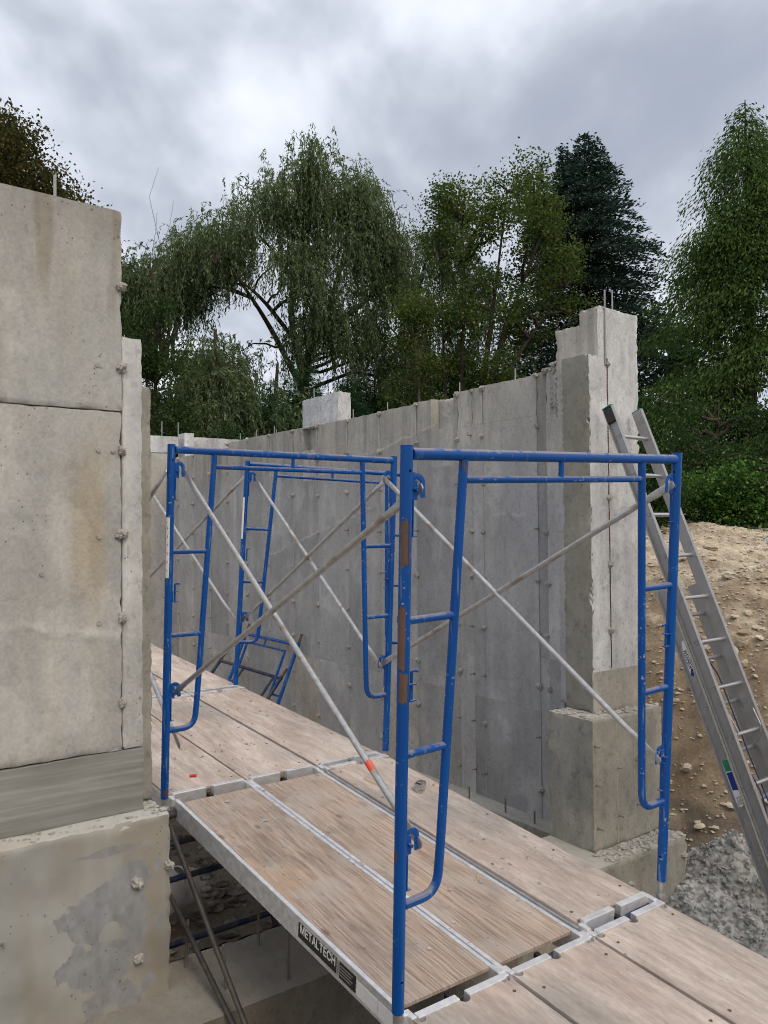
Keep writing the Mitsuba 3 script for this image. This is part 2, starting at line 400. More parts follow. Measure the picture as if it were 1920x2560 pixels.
def ply_col(p, n, uv):
    s = dr.floor(uv.x) * 2.3
    b = fbm(p.x * 3.2 + s, p.y * 1.7, 3.0, 5); g = fbm((p.x + s) * 24 + 3.0 * noise(p.x * 4, p.y * 2), p.y * 2.2, 1.0, 4)
    m = fbm(p.x * 11 + s, p.y * 6, 5.0, 4)
    c = mix(mi.Color3f(0.340, 0.275, 0.232), mi.Color3f(0.535, 0.460, 0.402), smoothstep(0.26, 0.72, 0.40 * b + 0.38 * g + 0.22 * m))
    c = mix(c, mi.Color3f(0.235, 0.22, 0.195), smoothstep(0.48, 0.76, fbm(p.x * 2.4 + s + 9, p.y * 1.5, 8.0, 4)) * 0.6)
    c = mix(c, mi.Color3f(0.385, 0.295, 0.245), smoothstep(0.45, 0.80, fbm(p.x * 4 + s, p.y * 2.1, 2.0, 4)) * 0.6)
    fl = fbm(p.x * 70 + s, p.y * 14, 4.0, 4)
    return c * (0.78 + 0.44 * fl) * (0.92 + 0.16 * noise(p.x * 160, p.y * 60, s))


scene['mat_grain'] = bumped(P_(mikit.proc(grain_col), 0.85), lambda p, n, uv: 0.0012 * fbm(p.x * 150 + 2.4 * noise(p.x * 5, p.y * 1.3), p.y * 6.0, 1.0, 2), 1.0, 0.002)
scene['mat_ply'] = bumped(P_(mikit.proc(ply_col), 0.8), lambda p, n, uv: 0.0016 * fbm(p.x * 24, p.y * 6, 1.0, 4), 1.0, 0.002)


def dirt_col(p, n, uv):
    a = fbm(p.x * 1.1, p.y * 1.1, 2.0, 4); b = fbm(p.x * 7, p.y * 7, p.z * 7, 4); f = noise(p.x * 70, p.y * 70, p.z * 70)
    tan = mix(mi.Color3f(0.29, 0.235, 0.165), mi.Color3f(0.49, 0.42, 0.31), b)
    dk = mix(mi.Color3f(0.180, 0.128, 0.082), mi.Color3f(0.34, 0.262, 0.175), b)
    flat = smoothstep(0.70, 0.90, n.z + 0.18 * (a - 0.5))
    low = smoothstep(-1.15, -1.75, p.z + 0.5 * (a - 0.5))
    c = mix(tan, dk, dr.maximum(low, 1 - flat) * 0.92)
    c = mix(c, mi.Color3f(0.13, 0.115, 0.095) * (0.5 + 0.9 * b), smoothstep(-2.3, -2.4, p.z) * 0.7)  # pit floor colour darkened to stand for the shade under the deck
    grass = smoothstep(16.0, 19.0, dr.sqrt(p.x * p.x + p.y * p.y) + 3 * a)
    c = mix(c, mi.Color3f(0.035, 0.055, 0.018), grass)
    return c * (0.75 + 0.5 * f)


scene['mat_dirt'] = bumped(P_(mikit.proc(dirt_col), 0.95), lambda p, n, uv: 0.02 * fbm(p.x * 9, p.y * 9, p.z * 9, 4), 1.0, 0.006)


def stone_col(p, n, uv):
    s = dr.floor(uv.x)
    return mix(mi.Color3f(0.36, 0.30, 0.215), mi.Color3f(0.58, 0.53, 0.44), cell_rand(s, 3)) * (0.7 + 0.5 * fbm(p.x * 20, p.y * 20, p.z * 20, 3))


scene['mat_stone'] = P_(mikit.proc(stone_col), 0.9)
scene['mat_gravel'] = P_(mikit.proc(lambda p, n, uv: mix(mi.Color3f(0.14, 0.14, 0.135), mi.Color3f(0.36, 0.36, 0.345), smoothstep(0.3, 0.7, fbm(p.x * 30, p.y * 30, p.z * 30, 4))) * (0.6 + 0.7 * noise(p.x * 5, p.y * 5, p.z * 5))), 0.95)
scene['mat_bark'] = P_(mikit.proc(lambda p, n, uv: mi.Color3f(0.050, 0.038, 0.028) * (0.5 + fbm(p.x * 9, p.y * 9, p.z * 2.5, 3))), 0.95)
scene['mat_barkpale'] = P_(mikit.proc(lambda p, n, uv: mi.Color3f(0.12, 0.095, 0.07) * (0.5 + fbm(p.x * 9, p.y * 9, p.z * 2.5, 3))), 0.95)
scene['mat_rubble'] = P_(mikit.proc(lambda p, n, uv: mix(mi.Color3f(0.09, 0.075, 0.06), mi.Color3f(0.30, 0.285, 0.25), smoothstep(0.35, 0.75, fbm(p.x * 14, p.y * 14, p.z * 14, 4)))), 0.95)  # concrete crumb colour with under-deck shade painted in
scene['mat_stick'] = P_((0.42, 0.31, 0.19), 0.9)


def leaves_mat(a, b, c, trans=0.55):
    a, b, c = mi.Color3f(a), mi.Color3f(b), mi.Color3f(c)
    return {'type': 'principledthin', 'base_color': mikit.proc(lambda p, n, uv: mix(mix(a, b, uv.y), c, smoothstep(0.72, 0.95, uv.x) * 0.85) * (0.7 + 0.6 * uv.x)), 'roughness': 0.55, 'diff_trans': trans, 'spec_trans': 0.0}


scene['leaf_willow'] = leaves_mat((0.080, 0.122, 0.055), (0.180, 0.235, 0.115), (0.27, 0.33, 0.19), 1.0)
scene['leaf_maple'] = leaves_mat((0.042, 0.092, 0.024), (0.115, 0.170, 0.042), (0.20, 0.20, 0.065), 1.0)
scene['leaf_oak'] = leaves_mat((0.050, 0.066, 0.022), (0.115, 0.100, 0.036), (0.15, 0.12, 0.05), 0.8)
scene['leaf_spruce'] = leaves_mat((0.016, 0.034, 0.026), (0.050, 0.084, 0.064), (0.09, 0.13, 0.10), 0.25)
scene['leaf_redwood'] = leaves_mat((0.046, 0.092, 0.026), (0.115, 0.180, 0.052), (0.17, 0.25, 0.08), 1.0)
scene['leaf_bush'] = leaves_mat((0.032, 0.092, 0.018), (0.105, 0.205, 0.045), (0.19, 0.31, 0.09), 0.9)
scene['leaf_dark'] = leaves_mat((0.022, 0.050, 0.016), (0.055, 0.100, 0.032), (0.09, 0.13, 0.05), 0.8)
scene['leaf_pine'] = leaves_mat((0.024, 0.072, 0.028), (0.060, 0.145, 0.055), (0.10, 0.19, 0.08), 0.6)
scene['leaf_red'] = leaves_mat((0.12, 0.028, 0.022), (0.20, 0.055, 0.030), (0.22, 0.10, 0.05))

# ------------------------------------------------------------------ ground
def sstep(a, b, x):
    t = np.clip((x - a) / (b - a), 0, 1); return t * t * (3 - 2 * t)


def ground_h(x, y):
    x, y = np.asarray(x, float), np.asarray(y, float)
    P = np.stack([x, y, x * 0], -1)
    low = np.where(y > 4.15, -2.47, -2.98)
    low = low + np.where(y < 4.15, 1.24 * sstep(2.7, 1.5, y) * sstep(1.45, .7, x), 0)  # unseen rise below the camera, added to cut low light under the deck
    low = low + 0.10 * (meshkit.fbm(P * 1.7, 4, 3) - 0.5) + 0.05 * (meshkit.fbm(P * 8, 3, 4) - 0.5)
    s = x - 5.98 - 0.35 * (meshkit.fbm(P * 0.9 + 4, 3, 8) - 0.5)
    bank = -2.74 + 1.70 * sstep(-0.35, 1.25, s) + 0.20 * sstep(1.0, 2.4, s) + 1.05 * (1 - np.exp(-np.clip(s - 1.0, 0, None) / 2.3)) + 0.05 * (np.clip(y, 2, 12) - 6.3)
    bank = bank + (0.22 * (meshkit.fbm(P * 0.7, 4, 11) - 0.5) + 0.16 * (meshkit.fbm(P * 2.6, 4, 12) - 0.5) + 0.07 * (meshkit.fbm(P * 9, 3, 13) - 0.5)) * sstep(-0.5, 0.6, s)
    bank = bank + 0.35 * np.exp(-((s - 2.2) / 0.5) ** 2) * (meshkit.fbm(P * 1.3 + 7, 3, 15) - 0.45)
    top = 0.15 + 0.02 * np.hypot(x, y) * 0.3 + 0.3 * (meshkit.fbm(P * 0.25, 3, 17) - 0.5)
    h = np.where(x > 5.3, np.maximum(bank, low), low)
    inpit = (x < 5.3) & (y < 13.2)
    far = np.clip((np.hypot(x, y) - 16) / 6, 0, 1)
    h = np.where(inpit & (x > -7), h, np.where(x > 5.3, h * (1 - far) + top * far, top))
    h = np.where((y > 13.2) & (x <= 5.3), top, h)
    back = sstep(-6, -12, y)
    return h * (1 - back) + 0.0 * back


def grid_axis(lo, fa, fb, hi, fine):
    a = lo + (fa - lo) * (1 - np.linspace(1, 0, 34)[:-1] ** 3) if lo < fa else np.array([])
    b = np.arange(fa, fb, fine); c = fb + (hi - fb) * np.linspace(0, 1, 40) ** 3
    return np.concatenate([a, b, c])


gx, gy = grid_axis(-300, 1.0, 13.0, 400, 0.05), grid_axis(-300, 0.5, 9.5, 400, 0.05)
GX, GY = np.meshgrid(gx, gy, indexing='ij')
GZ = ground_h(GX, GY)
i, j = np.meshgrid(np.arange(len(gx) - 1), np.arange(len(gy) - 1), indexing='ij')
q = np.stack([i * len(gy) + j, (i + 1) * len(gy) + j, (i + 1) * len(gy) + j + 1, i * len(gy) + j + 1], -1).reshape(-1, 4)
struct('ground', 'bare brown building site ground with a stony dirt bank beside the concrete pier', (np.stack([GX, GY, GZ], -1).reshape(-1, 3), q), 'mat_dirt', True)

# ------------------------------------------------------------------ concrete walls
def blob_mesh(seed, stub=True):
    s = trimesh.creation.icosphere(3, 1.0); v = s.vertices
    v = v * (0.35 + 1.25 * meshkit.fbm(v * 2.3 + 9, 4, seed))[:, None] * np.array([0.026, 0.028, 0.021]); s.vertices = v
    return s


BLOBS = [shp(cat([blob_mesh(k), sweep([[0, 0, 0], [-.028, .004, 0], [-.040, .004, .004]], .004, 6)]), 'mat_blob', 25) for k in range(7)]
STUB = shp(cat([trimesh.creation.icosphere(1, 0.010), sweep([[0, 0, 0], [-0.030, 0, 0.003], [-0.045, 0, -0.004]], 0.0045, 6)]), 'mat_rebar', False)


def tie(parent, x, y, z, ang, kind):
    """A broken form tie: a lump of grout left round it, or the bare stub. ang: outward direction about z (180 = towards -x)."""
    d = STUB if kind == 'stub' else BLOBS[RNG.integers(7)]
    m = T().translate([x, y, z]).rotate([0, 0, 1], ang - 180).rotate([1, 0, 0], float(RNG.uniform(0, 360))).scale(float(RNG.uniform(0.8, 1.15)))
    part(parent, 'form_tie', d, None, to=m)


def rod(parent, x, y, z0, z1, r=0.006, name='rebar', mat='mat_rod', lean=(0, 0)):
    part(parent, name, tube([x, y, z0], [x + lean[0], y + lean[1], z1], r, 8), mat, True)


# left wall beside the deck
LW = thing('concrete_wall', 'tall concrete wall with stained face and stepped right edge at the left of the picture', 'wall')
part(LW, 'upper_lift', rough(mbox([-1.2, 4.030, 0.592], [1.322, 4.29, 1.595]) + m3.Manifold.hull_points(np.array([[x, y, z] for y in (4.03, 4.29) for x, z in ((-1.2, 1.594), (1.29, 1.594), (-1.2, 1.62), (0.45, 1.61))]).tolist()), 0.035, 0.0025, 0.016, seed=3), 'mat_left', 35, seeds(3))
part(LW, 'middle_lift', rough(mbox([-1.2, 4.033, -1.085], [1.316, 4.29, 0.588]), 0.035, 0.0022, 0.010, seed=5), 'mat_left', 35, seeds(8))
part(LW, 'filler_strip', rough(mbox([1.3205, 4.034, -1.082], [1.422, 4.29, 0.968]), 0.03, 0.002, 0.008, seed=6), 'mat_strip', 35, seeds(4), label='paler narrow strip up the edge of the wall')
part(LW, 'edge_strip', rough(mbox([1.40, 4.13, -1.39], [1.503, 4.285, 0.745]), 0.022, 0.003, 0.016, seed=7, chipfreq=40), 'mat_olive', 35, seeds(6))
part(LW, 'lower_lift', rough(mbox([-1.2, 4.031, -1.396], [1.424, 4.288, -1.0885]), 0.03, 0.002, 0.006, seed=8), 'mat_board', 35, seeds(2), label='dark lower band with horizontal board grain')
part(LW, 'base_block', rough(mbox([-1.2, 3.89, -2.95], [1.506, 4.31, -1.3975]), 0.028, 0.004, 0.022, seed=9), 'mat_block', 35, seeds(1), label='thicker base with grey mortar patches')
for z in (0.810, 0.395, -0.02, -0.433, -0.853):
    tie(LW, 1.3195, 4.028, z, -90, 'blob')
tie(LW, 1.318, 4.026, 1.215, -90, 'blob'); tie(LW, 1.318, 4.028, -0.02, -90, 'blob')
tie(LW, 1.336, 3.885, -1.69, -90, 'blob'); tie(LW, 1.498, 3.885, -1.645, -90, 'blob'); tie(LW, 0.742, 3.885, -1.80, -90, 'stub'); tie(LW, 1.345, 3.882, -2.05, -90, 'blob')
for k, (x, z) in enumerate(((1.205, 0.392), (1.275, 0.392), (1.205, -0.030), (1.205, -0.452), (0.94, -0.20), (1.20, 0.810))):
    part(LW, 'plug', trimesh.creation.cylinder(0.011, 0.012, sections=14, transform=trimesh.transformations.rotation_matrix(math.pi / 2, [1, 0, 0], [0, 0, 0]) @ np.eye(4)), 'mat_blob', 30, to=T().translate([x, 4.029, z]))
rod(LW, 1.03, 4.14, 1.57, 1.745, 0.008)

# footing that runs under the deck from the left wall to the pier
FT = thing('concrete_footing', 'low concrete footing strip with rusty bars standing in it below the deck', 'footing')
part(FT, 'strip', rough(mbox([-1.2, 3.553, -3.3], [3.55, 4.17, -2.262]), 0.05, 0.004, 0.02, seed=12), 'mat_mud_shade', 35, seeds(14), label='muddy footing below the deck, with deck shade painted into its colour')
part(FT, 'strip', rough(mbox([3.556, 3.551, -3.3], [5.285, 4.17, -2.262]), 0.04, 0.004, 0.02, seed=13), 'mat_olive', 35, seeds(15), label='cleaner end of the footing in front of the pier')
for x, y, h in ((1.645, 4.05, .24), (2.055, 4.03, .27), (2.02, 3.64, .24), (1.73, 3.74, .22), (2.42, 4.05, .26), (2.45, 3.66, .25), (2.9, 4.04, .26), (3.3, 3.7, .25), (3.8, 4.03, .26)):
    rod(FT, x, y, -2.3, -2.262 + h, 0.008, mat='mat_rebar', lean=(RNG.uniform(-.02, .02), RNG.uniform(-.02, .02)))
tie(FT, 4.62, 3.55, -2.44, -90, 'blob'); tie(FT, 5.24, 3.55, -2.40, -90, 'blob')

# pier at the near end of the right wall
PR = thing('concrete_pier', 'tall pale concrete pier with stepped top that the ladder leans on', 'pier')
shaft = mbox([4.667, 3.88, -1.352], [4.771, 4.14, 1.253]) + mbox([4.770, 3.88, -1.352], [5.243, 4.046, 1.612]) + mbox([4.770, 4.045, -1.352], [5.20, 4.285, 1.512]) \
    + m3.Manifold.hull_points([[4.80, 3.885, 1.60], [5.23, 3.885, 1.60], [4.80, 4.04, 1.60], [5.23, 4.04, 1.60], [4.82, 3.90, 1.632], [5.2, 3.90, 1.618], [4.82, 4.03, 1.625], [5.2, 4.03, 1.612]])
ms = rough(shaft, 0.026, 0.0025, 0.022, seed=21, chipfreq=38)
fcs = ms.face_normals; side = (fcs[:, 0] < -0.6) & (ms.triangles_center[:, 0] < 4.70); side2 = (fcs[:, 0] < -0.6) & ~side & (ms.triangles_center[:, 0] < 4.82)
part(PR, 'shaft', ms.submesh([np.where(~side & ~side2)[0]], append=True), 'mat_pale', 35, seeds(31))
part(PR, 'upper_return_face', ms.submesh([np.where(side2)[0]], append=True), 'mat_grey', 35, seeds(34), label='greyer side face of the stepped top')
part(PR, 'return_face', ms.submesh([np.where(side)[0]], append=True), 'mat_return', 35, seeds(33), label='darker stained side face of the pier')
part(PR, 'base_block', rough(mbox([4.481, 3.735, -2.262], [5.267, 4.15, -1.352]), 0.03, 0.003, 0.012, seed=23), 'mat_olive', 35, seeds(35))
part(PR, 'seam_fin', rough(mbox([4.868, 3.8745, -1.05], [4.875, 3.885, 1.24]), 0.02, 0.001, 0.002, seed=24), 'mat_rust', False)
for (x0, x1, z) in ((4.655, 5.246, -1.056),):
    part(PR, 'lower_band', rough(mbox([x0, 3.868, -1.36], [x1, 3.884, z]), 0.03, 0.002, 0.010, seed=25), 'mat_warm', 35, seeds(37))
for z in (1.196, 0.21, -0.285, -0.772):
    tie(PR, 4.872, 3.876, z, -90, 'blob')
for x, z in ((4.50, -1.53), (4.51, -1.80), (4.74, -1.72), (4.94, -1.70), (4.75, -2.06), (4.96, -2.02), (4.52, -2.10)):
    tie(PR, x, 3.734, z, -90, 'stub')
for x in (4.735, 4.93):
    part(PR, 'seam_fin', rough(mbox([x - .004, 3.7315, -2.25], [x + .004, 3.738, -1.37]), 0.03, 0.001, 0.002, seed=26), 'mat_blob', False)
rod(PR, 4.848, 3.872, 1.19, 1.745, 0.006); rod(PR, 5.06, 3.97, 1.6, 1.80, 0.006)
# rubble of broken concrete left on the ledges
def crumbs(x0, x1, y0, y1, z, n, s0, s1, seed, zf=None):
    r = np.random.default_rng(seed); ms = []
    for _ in range(n):
        s = r.uniform(s0, s1) * (1 if r.random() < 0.8 else 1.8); b = trimesh.creation.icosphere(0, 1.0)
        b.vertices *= r.uniform(0.5, 1.4, b.vertices.shape) * np.array([1.2, 1.0, 0.5]) * s
        b.apply_transform(trimesh.transformations.rotation_matrix(r.uniform(0, 6.28), [0, 0, 1]))
        x, y = r.uniform(x0, x1), r.uniform(y0, y1)
        b.apply_translation([x, y, (z if zf is None else float(zf(x, y))) + s * 0.2]); ms.append(b)
    return cat(ms)


single('concrete_crumbs', 'loose crumbs of broken concrete on the ledges of the pier', 'rubble',
       cat([crumbs(4.49, 5.25, 3.745, 3.87, -1.352, 90, .004, .016, 1), crumbs(4.45, 5.27, 3.56, 3.73, -2.262, 160, .004, .02, 2), crumbs(4.49, 4.66, 3.88, 4.13, -1.352, 30, .004, .014, 3)]), 'mat_blob', False, kind='stuff')
single('concrete_crumbs', 'fine crumbs of concrete along the ledge of the left wall', 'rubble', cat([crumbs(0.6, 1.49, 3.90, 4.02, -1.397, 60, .003, .010, 4), crumbs(1.43, 1.50, 3.95, 4.12, -1.397, 12, .005, .014, 5)]), 'mat_blob', False, kind='stuff')

# right wall, cast in two foot forms
RW = thing('concrete_wall', 'long grey concrete wall in tall panels receding behind the scaffold', 'wall')
X0 = 4.95
part(RW, 'core', box([X0 + .022, 4.30, -2.6], [X0 + .25, 12.8, 0.90]), 'mat_grey', False, seeds(40))
cols = [4.402, 4.560, 4.663, 5.311, 5.452, 5.648, 6.265, 6.877, 7.489, 8.114, 8.704, 9.320, 9.93, 10.55, 11.16, 11.77, 12.38, 12.80]


def wall_top(y):
    return float(np.interp(y, [4.3, 4.55, 4.6, 4.94, 5.7, 6.03, 6.85, 8.08, 9.69, 10.66, 10.67, 12.8], [1.30, 1.285, 1.268, 1.254, 1.242, 1.238, 1.208, 1.210, 1.226, 1.218, 1.15, 1.15]))


def panel(y0, y1, z0, z1, mat, s, top=False, dx=0.0, depth=0.05):
    g = 0.0025
    if top:
        pm = rough(mbox([X0 + dx, y0 + g, z0], [X0 + .25, y1 - g, z1]), 0.07, 0.001, 0.012, seed=s); v = pm.vertices.copy()
        lowv = v[:, 2] < z0 + .02; v[lowv, 2] = z0 + .0005; v[lowv & (v[:, 0] < X0 + .03), 0] = X0 + dx; pm.vertices = v
        part(RW, 'panel', pm, mat, 35, seeds(s))
    else:
        part(RW, 'panel', cbox([X0 + dx, y0 + g, z0 + .0006], [X0 + depth, y1 - g, z1 - .0006], 0.0015), mat, False, seeds(s))


POCK = ((5.716, 6.035, 0.935), (8.175, 8.465, 0.93))
for k in range(len(cols) - 1):
    y0, y1 = cols[k], cols[k + 1]; narrow = y1 - y0 < 0.3; s = 50 + k * 3
    zt = wall_top((y0 + y1) / 2); dx = float(RNG.uniform(-0.004, 0.004))
    zl = -1.075 if k < 2 else (-1.51 if k % 2 == 1 or k > 5 else -1.51)
    lowmat, midmat, upmat = ('mat_warm' if k % 3 == 0 else 'mat_grey', 'mat_grey', 'mat_warm')
    if narrow: lowmat = midmat = 'mat_grey'
    panel(y0, y1, -2.39, zl, lowmat, s, dx=dx + float(RNG.uniform(-.0015, .0015)))
    zu = 0.575 if k >= 9 and k % 2 else 0.915
    panel(y0, y1, zl, zu, midmat, s + 2, dx=dx)
    um = 'mat_grey'
    cuts = [(y0, y1, zu)]
    for a, b, zp in POCK:
        nc = []
        for c0, c1, z0 in cuts:
            if b <= c0 or a >= c1: nc.append((c0, c1, z0)); continue
            if a > c0 + .01: nc.append((c0, a, z0))
            if b < c1 - .01: nc.append((b, c1, z0))
        cuts = nc
    for n_, (c0, c1, z0) in enumerate(cuts):
        panel(c0, c1, z0, wall_top((c0 + c1) / 2) if c1 - c0 < .7 else zt, um, s + 2, True, dx)
for a, b, zp in POCK:   # beam pockets: recessed rough backs
    part(RW, 'beam_pocket', rough(mbox([X0 + .10, a - .004, zp - .05], [X0 + .252, b + .004, wall_top((a + b) / 2) - .012]), 0.025, 0.008, 0.012, 30, seed=61), 'mat_warm', 35, seeds(61), label='rough recessed pocket in the top of the wall')
    part(RW, 'pocket_sill', box([X0 + .003, a, zp - 0.36], [X0 + .11, b, zp]), 'mat_grey', False, seeds(62))
part(RW, 'raised_block', rough(mbox([X0 - .002, 7.672, 1.200], [X0 + .17, 8.466, 1.540]), 0.04, 0.002, 0.010, seed=63), 'mat_pale', 35, seeds(63), label='pale block standing up on top of the wall')
# honeycombed strip beside the pier
hc = cat([crumbs(0, 1, 0, 1, 0, 1, .01, .01, 70)])
hs = []
for k in range(330):
    t = RNG.random() ** 1.8; y = 4.42 - 0.15 * RNG.random() + 0.06 * RNG.normal(); z = 1.31 - 0.42 * t
    b = trimesh.creation.icosphere(0, RNG.uniform(.008, .022)); b.vertices *= RNG.uniform(.6, 1.3, b.vertices.shape)
    b.apply_translation([X0 - 0.004 + RNG.uniform(-.006, .008), min(max(y, 4.27), 4.50), z]); hs.append(b)
part(RW, 'rough_aggregate', cat(hs), 'mat_blob', False, kind='stuff', label='crumbling aggregate at the end of the wall top')
part(RW, 'end_strip', rough(mbox([X0 - .001, 4.15, -2.39], [X0 + .25, 4.399, 1.300]), 0.03, 0.004, 0.03, seed=66, chipfreq=40), 'mat_grey', 35, seeds(66))
part(RW, 'footing', rough(mbox([4.755, 4.18, -2.75], [5.30, 12.8, -2.386]), 0.08, 0.005, 0.02, seed=67), 'mat_olive', 35, seeds(67))
for y in cols[2:-1]:
    part(RW, 'seam_fin', box([X0 - .004, y - .0025, -2.38], [X0 + .02, y + .0015, 0.9]), 'mat_grey', False, seeds(68))
for k, y in enumerate(cols[1:-1]):
    for r in range(-5, 3):
        z = -0.03 + 0.425 * r + (0.0 if k % 2 else -0.012) + float(RNG.uniform(-.012, .012))
        if z > wall_top(y) - 0.04 or y < 4.6 and r > 1: continue
        tie(RW, X0 - .008, y + float(RNG.uniform(-.012, .012)), z, 180, 'stub' if RNG.random() < (0.6 if k in (2, 3) else 0.3) else 'blob')
    tie(RW, X0 - .006, y, wall_top(y) - 0.02, 180, 'blob')
for y in (5.02, 5.75, 6.9, 7.55, 9.4, 9.9, 10.4): rod(RW, X0 + .12, y, 1.1, wall_top(y) + 0.12, 0.006)
for y in (7.9, 8.36): rod(RW, X0 + .1, y, 1.5, 1.68, 0.006)
for y, h in ((4.62, .10), (4.95, .12), (5.4, .1)): rod(RW, 4.82, y, -2.4, -2.386 + h, .007, mat='mat_rebar')

# far wall
FW_ = thing('concrete_wall', 'pale far concrete wall closing the pit behind the scaffold', 'wall')
part(FW_, 'lower_lift', cbox([2.0, 12.803, -2.5], [4.945, 13.05, 1.245], .004), 'mat_grey', False, seeds(81))
part(FW_, 'upper_lift', rough(mbox([1.0, 12.80, 1.255], [5.125, 13.05, 1.53]), 0.06, 0.003, 0.012, seed=82), 'mat_pale', 35, seeds(82))
part(FW_, 'upper_lift', rough(mbox([5.388, 12.80, 1.10], [7.4, 13.05, 1.545]), 0.06, 0.003, 0.012, seed=83), 'mat_pale', 35, seeds(84))
part(FW_, 'post', rough(mbox([5.215, 12.77, 1.10], [5.385, 13.05, 1.60]), 0.05, 0.003, 0.015, seed=85), 'mat_pale', 35, seeds(86))
for x in (4.88, 5.16, 7.0): rod(FW_, x, 12.9, 1.5, 1.78, 0.008)
# ------------------------------------------------------------------ scaffold
O = [np.array([1.689, 2.273, -1.668]), np.array([1.657, 4.364, -1.478]), np.array([3.10, 6.481, -1.351])]
R = [np.array([[0.9994, -0.0164, -0.0293], [0.0139, 0.9966, -0.0809], [0.0305, 0.0805, 0.9963]]),
     np.array([[0.9999, -0.0163, -0.0009], [0.0162, 0.9976, -0.0666], [0.0019, 0.0666, 0.9978]]),
     np.array([[0.9477, 0.3166, 0.04], [-0.3145, 0.9478, -0.0519], [-0.0543, 0.0366, 0.9979]])]
W, L, RT = 1.524, 1.947, 0.0215


def loc(i, u, v, w): return O[i] + R[i] @ np.array([u, v, w])


def leg_mesh(u, hole_dir):
    m = m3.Manifold.cylinder(L, RT, RT, 22) - m3.Manifold.cylinder(L + 1, RT - .003, RT - .003, 22).translate([0, 0, -.5])
    for z in (L - .085, 0.115):
        m = m - m3.Manifold.cylinder(.2, .0055, .0055, 10).translate([0, 0, -.1]).rotate([90, 0, hole_dir]).translate([0, 0, z])
    return m.translate([u, 0, 0])


def post_mesh(s):
    P = bend([[.254, 0, L - .045], [.178, 0, .52], [.166, 0, .375], [.018, 0, .375]], .12, 8)
    if s: P = P * [-1, 1, 1] + [W, 0, 0]
    return sweep(P, .0165, 14)


def clip_mesh(s):
    """Brace stud with its gravity lock: lug plate, stud, curved hook and the flat strip under it."""
    a = np.linspace(math.pi * 0.95, -0.35, 10)
    hook = sweep([[.045 + .026 * math.cos(t), 0, .018 + .026 * math.sin(t)] for t in a] + [[.072, 0, -.028]], .0025, 8, ry=.011)
    m = cat([box([.018, -.0035, -.035], [.045, .0035, .03]), tube([.035, -.02, 0], [.035, .022, 0], .007, 10), hook, cbox([.021, -.012, -.155], [.026, .012, -.03], .001), box([.021, -.012, -.158], [.040, .012, -.155])])
    if s: m.apply_scale([-1, 1, 1]); m.apply_translation([W, 0, 0])
    return m


def latch_mesh(s):
    m = cat([box([.018, -.013, -.03], [.050, .013, -.026]), box([.018, -.013, .026], [.050, .013, .030]), box([.018, -.013, -.03], [.021, .013, .03]), sweep(bend([[.036, 0, -.034], [.036, 0, .075], [.062, 0, .068]], .02), .0055, 8)])
    if s: m.apply_scale([-1, 1, 1]); m.apply_translation([W, 0, 0])
    return m


def pin_mesh(u):
    return cat([sweep([[u, 0, .02], [u, 0, -.06]], .017, 16), sweep([[u, 0, -.06], [u, 0, -.075], [u, 0, -.15]], [.0195, .0215, .0215], 16)])


FP = {}
for s in (0, 1):
    FP[f'leg{s}'] = shp(leg_mesh(W * s, 0 if s == 0 else 90), 'mat_blue', 35)
    FP[f'post{s}'] = shp(post_mesh(s), 'mat_blue', 35)
    FP[f'clip{s}'] = shp(clip_mesh(s), 'mat_blue', 30)
    FP[f'latch{s}'] = shp(latch_mesh(s), 'mat_blue', 30)
    FP[f'pin{s}'] = shp(pin_mesh(W * s), 'mat_galv', 35)
    for k, (w, ui) in enumerate(((1.36, .226), (.90, .200))):
        a, b = .018, ui - .012
        FP[f'rung{s}{k}'] = shp(tube([a if not s else W - a, 0, w], [b if not s else W - b, 0, w], .0135, 14), 'mat_blue', 35)
FP['header'] = shp(tube([.02, 0, L - .029], [W - .02, 0, L - .029], .0205, 20), 'mat_blue', 35)
FP['low'] = shp(tube([.262, 0, 1.832], [W - .262, 0, 1.832], .0135, 14), 'mat_blue', 35)
FP['strut'] = shp(tube([W / 2, 0, 1.84], [W / 2, 0, L - .04], .011, 12), 'mat_blue', 35)


def frame(M, label, group=None, sticker=None, worn=False, mat=None, pins=True):
    t = thing('scaffold', label, 'scaffold', group)
    m = tw(M)
    def p(name, key):
        d = FP[key]
        if mat: d = {**d, 'bsdf': {'type': 'ref', 'id': mat}}
        return part(t, name, d, None, to=m)
    for s in (0, 1):
        lg = p('leg', f'leg{s}'); p('inner_post', f'post{s}')
        for k in (0, 1): p('rung', f'rung{s}{k}')
        for w in (0, 1):
            d = FP[f'clip{s}'] if not mat else {**FP[f'clip{s}'], 'bsdf': {'type': 'ref', 'id': mat}}
            part(lg, 'brace_lock', d, None, to=tw(M @ mat4(np.eye(3), [0, 0, (1.80, .585)[w]])))
        part(lg, 'latch', FP[f'latch{s}'], None, to=tw(M @ mat4(np.eye(3), [0, 0, 1.115])))
        if pins: part(lg, 'coupling_pin', FP[f'pin{s}'], None, to=m, label='bare steel coupling pin below the painted leg')
    p('header_bar', 'header'); p('lower_bar', 'low'); p('strut', 'strut')
    return t


Ms = [mat4(R[k], O[k]) for k in range(3)]
F1 = frame(Ms[0], 'nearest blue scaffold frame with brown bare patches on its left leg')
F2 = frame(Ms[1], 'blue scaffold frame with a white sticker, across the deck behind the nearest one')
F3 = frame(Ms[2], 'farthest standing blue scaffold frame with a torn white sticker close to the long wall')
G = mat4(R[1], O[1] + np.array([-1.524 + .01, 2.09, .10]))
frame(G, 'blue scaffold frame hidden behind the tall left concrete wall')
frame(mat4(R[1], np.array([1.53, 8.65, -1.20])), 'blue scaffold frame out of sight deeper in the pit')


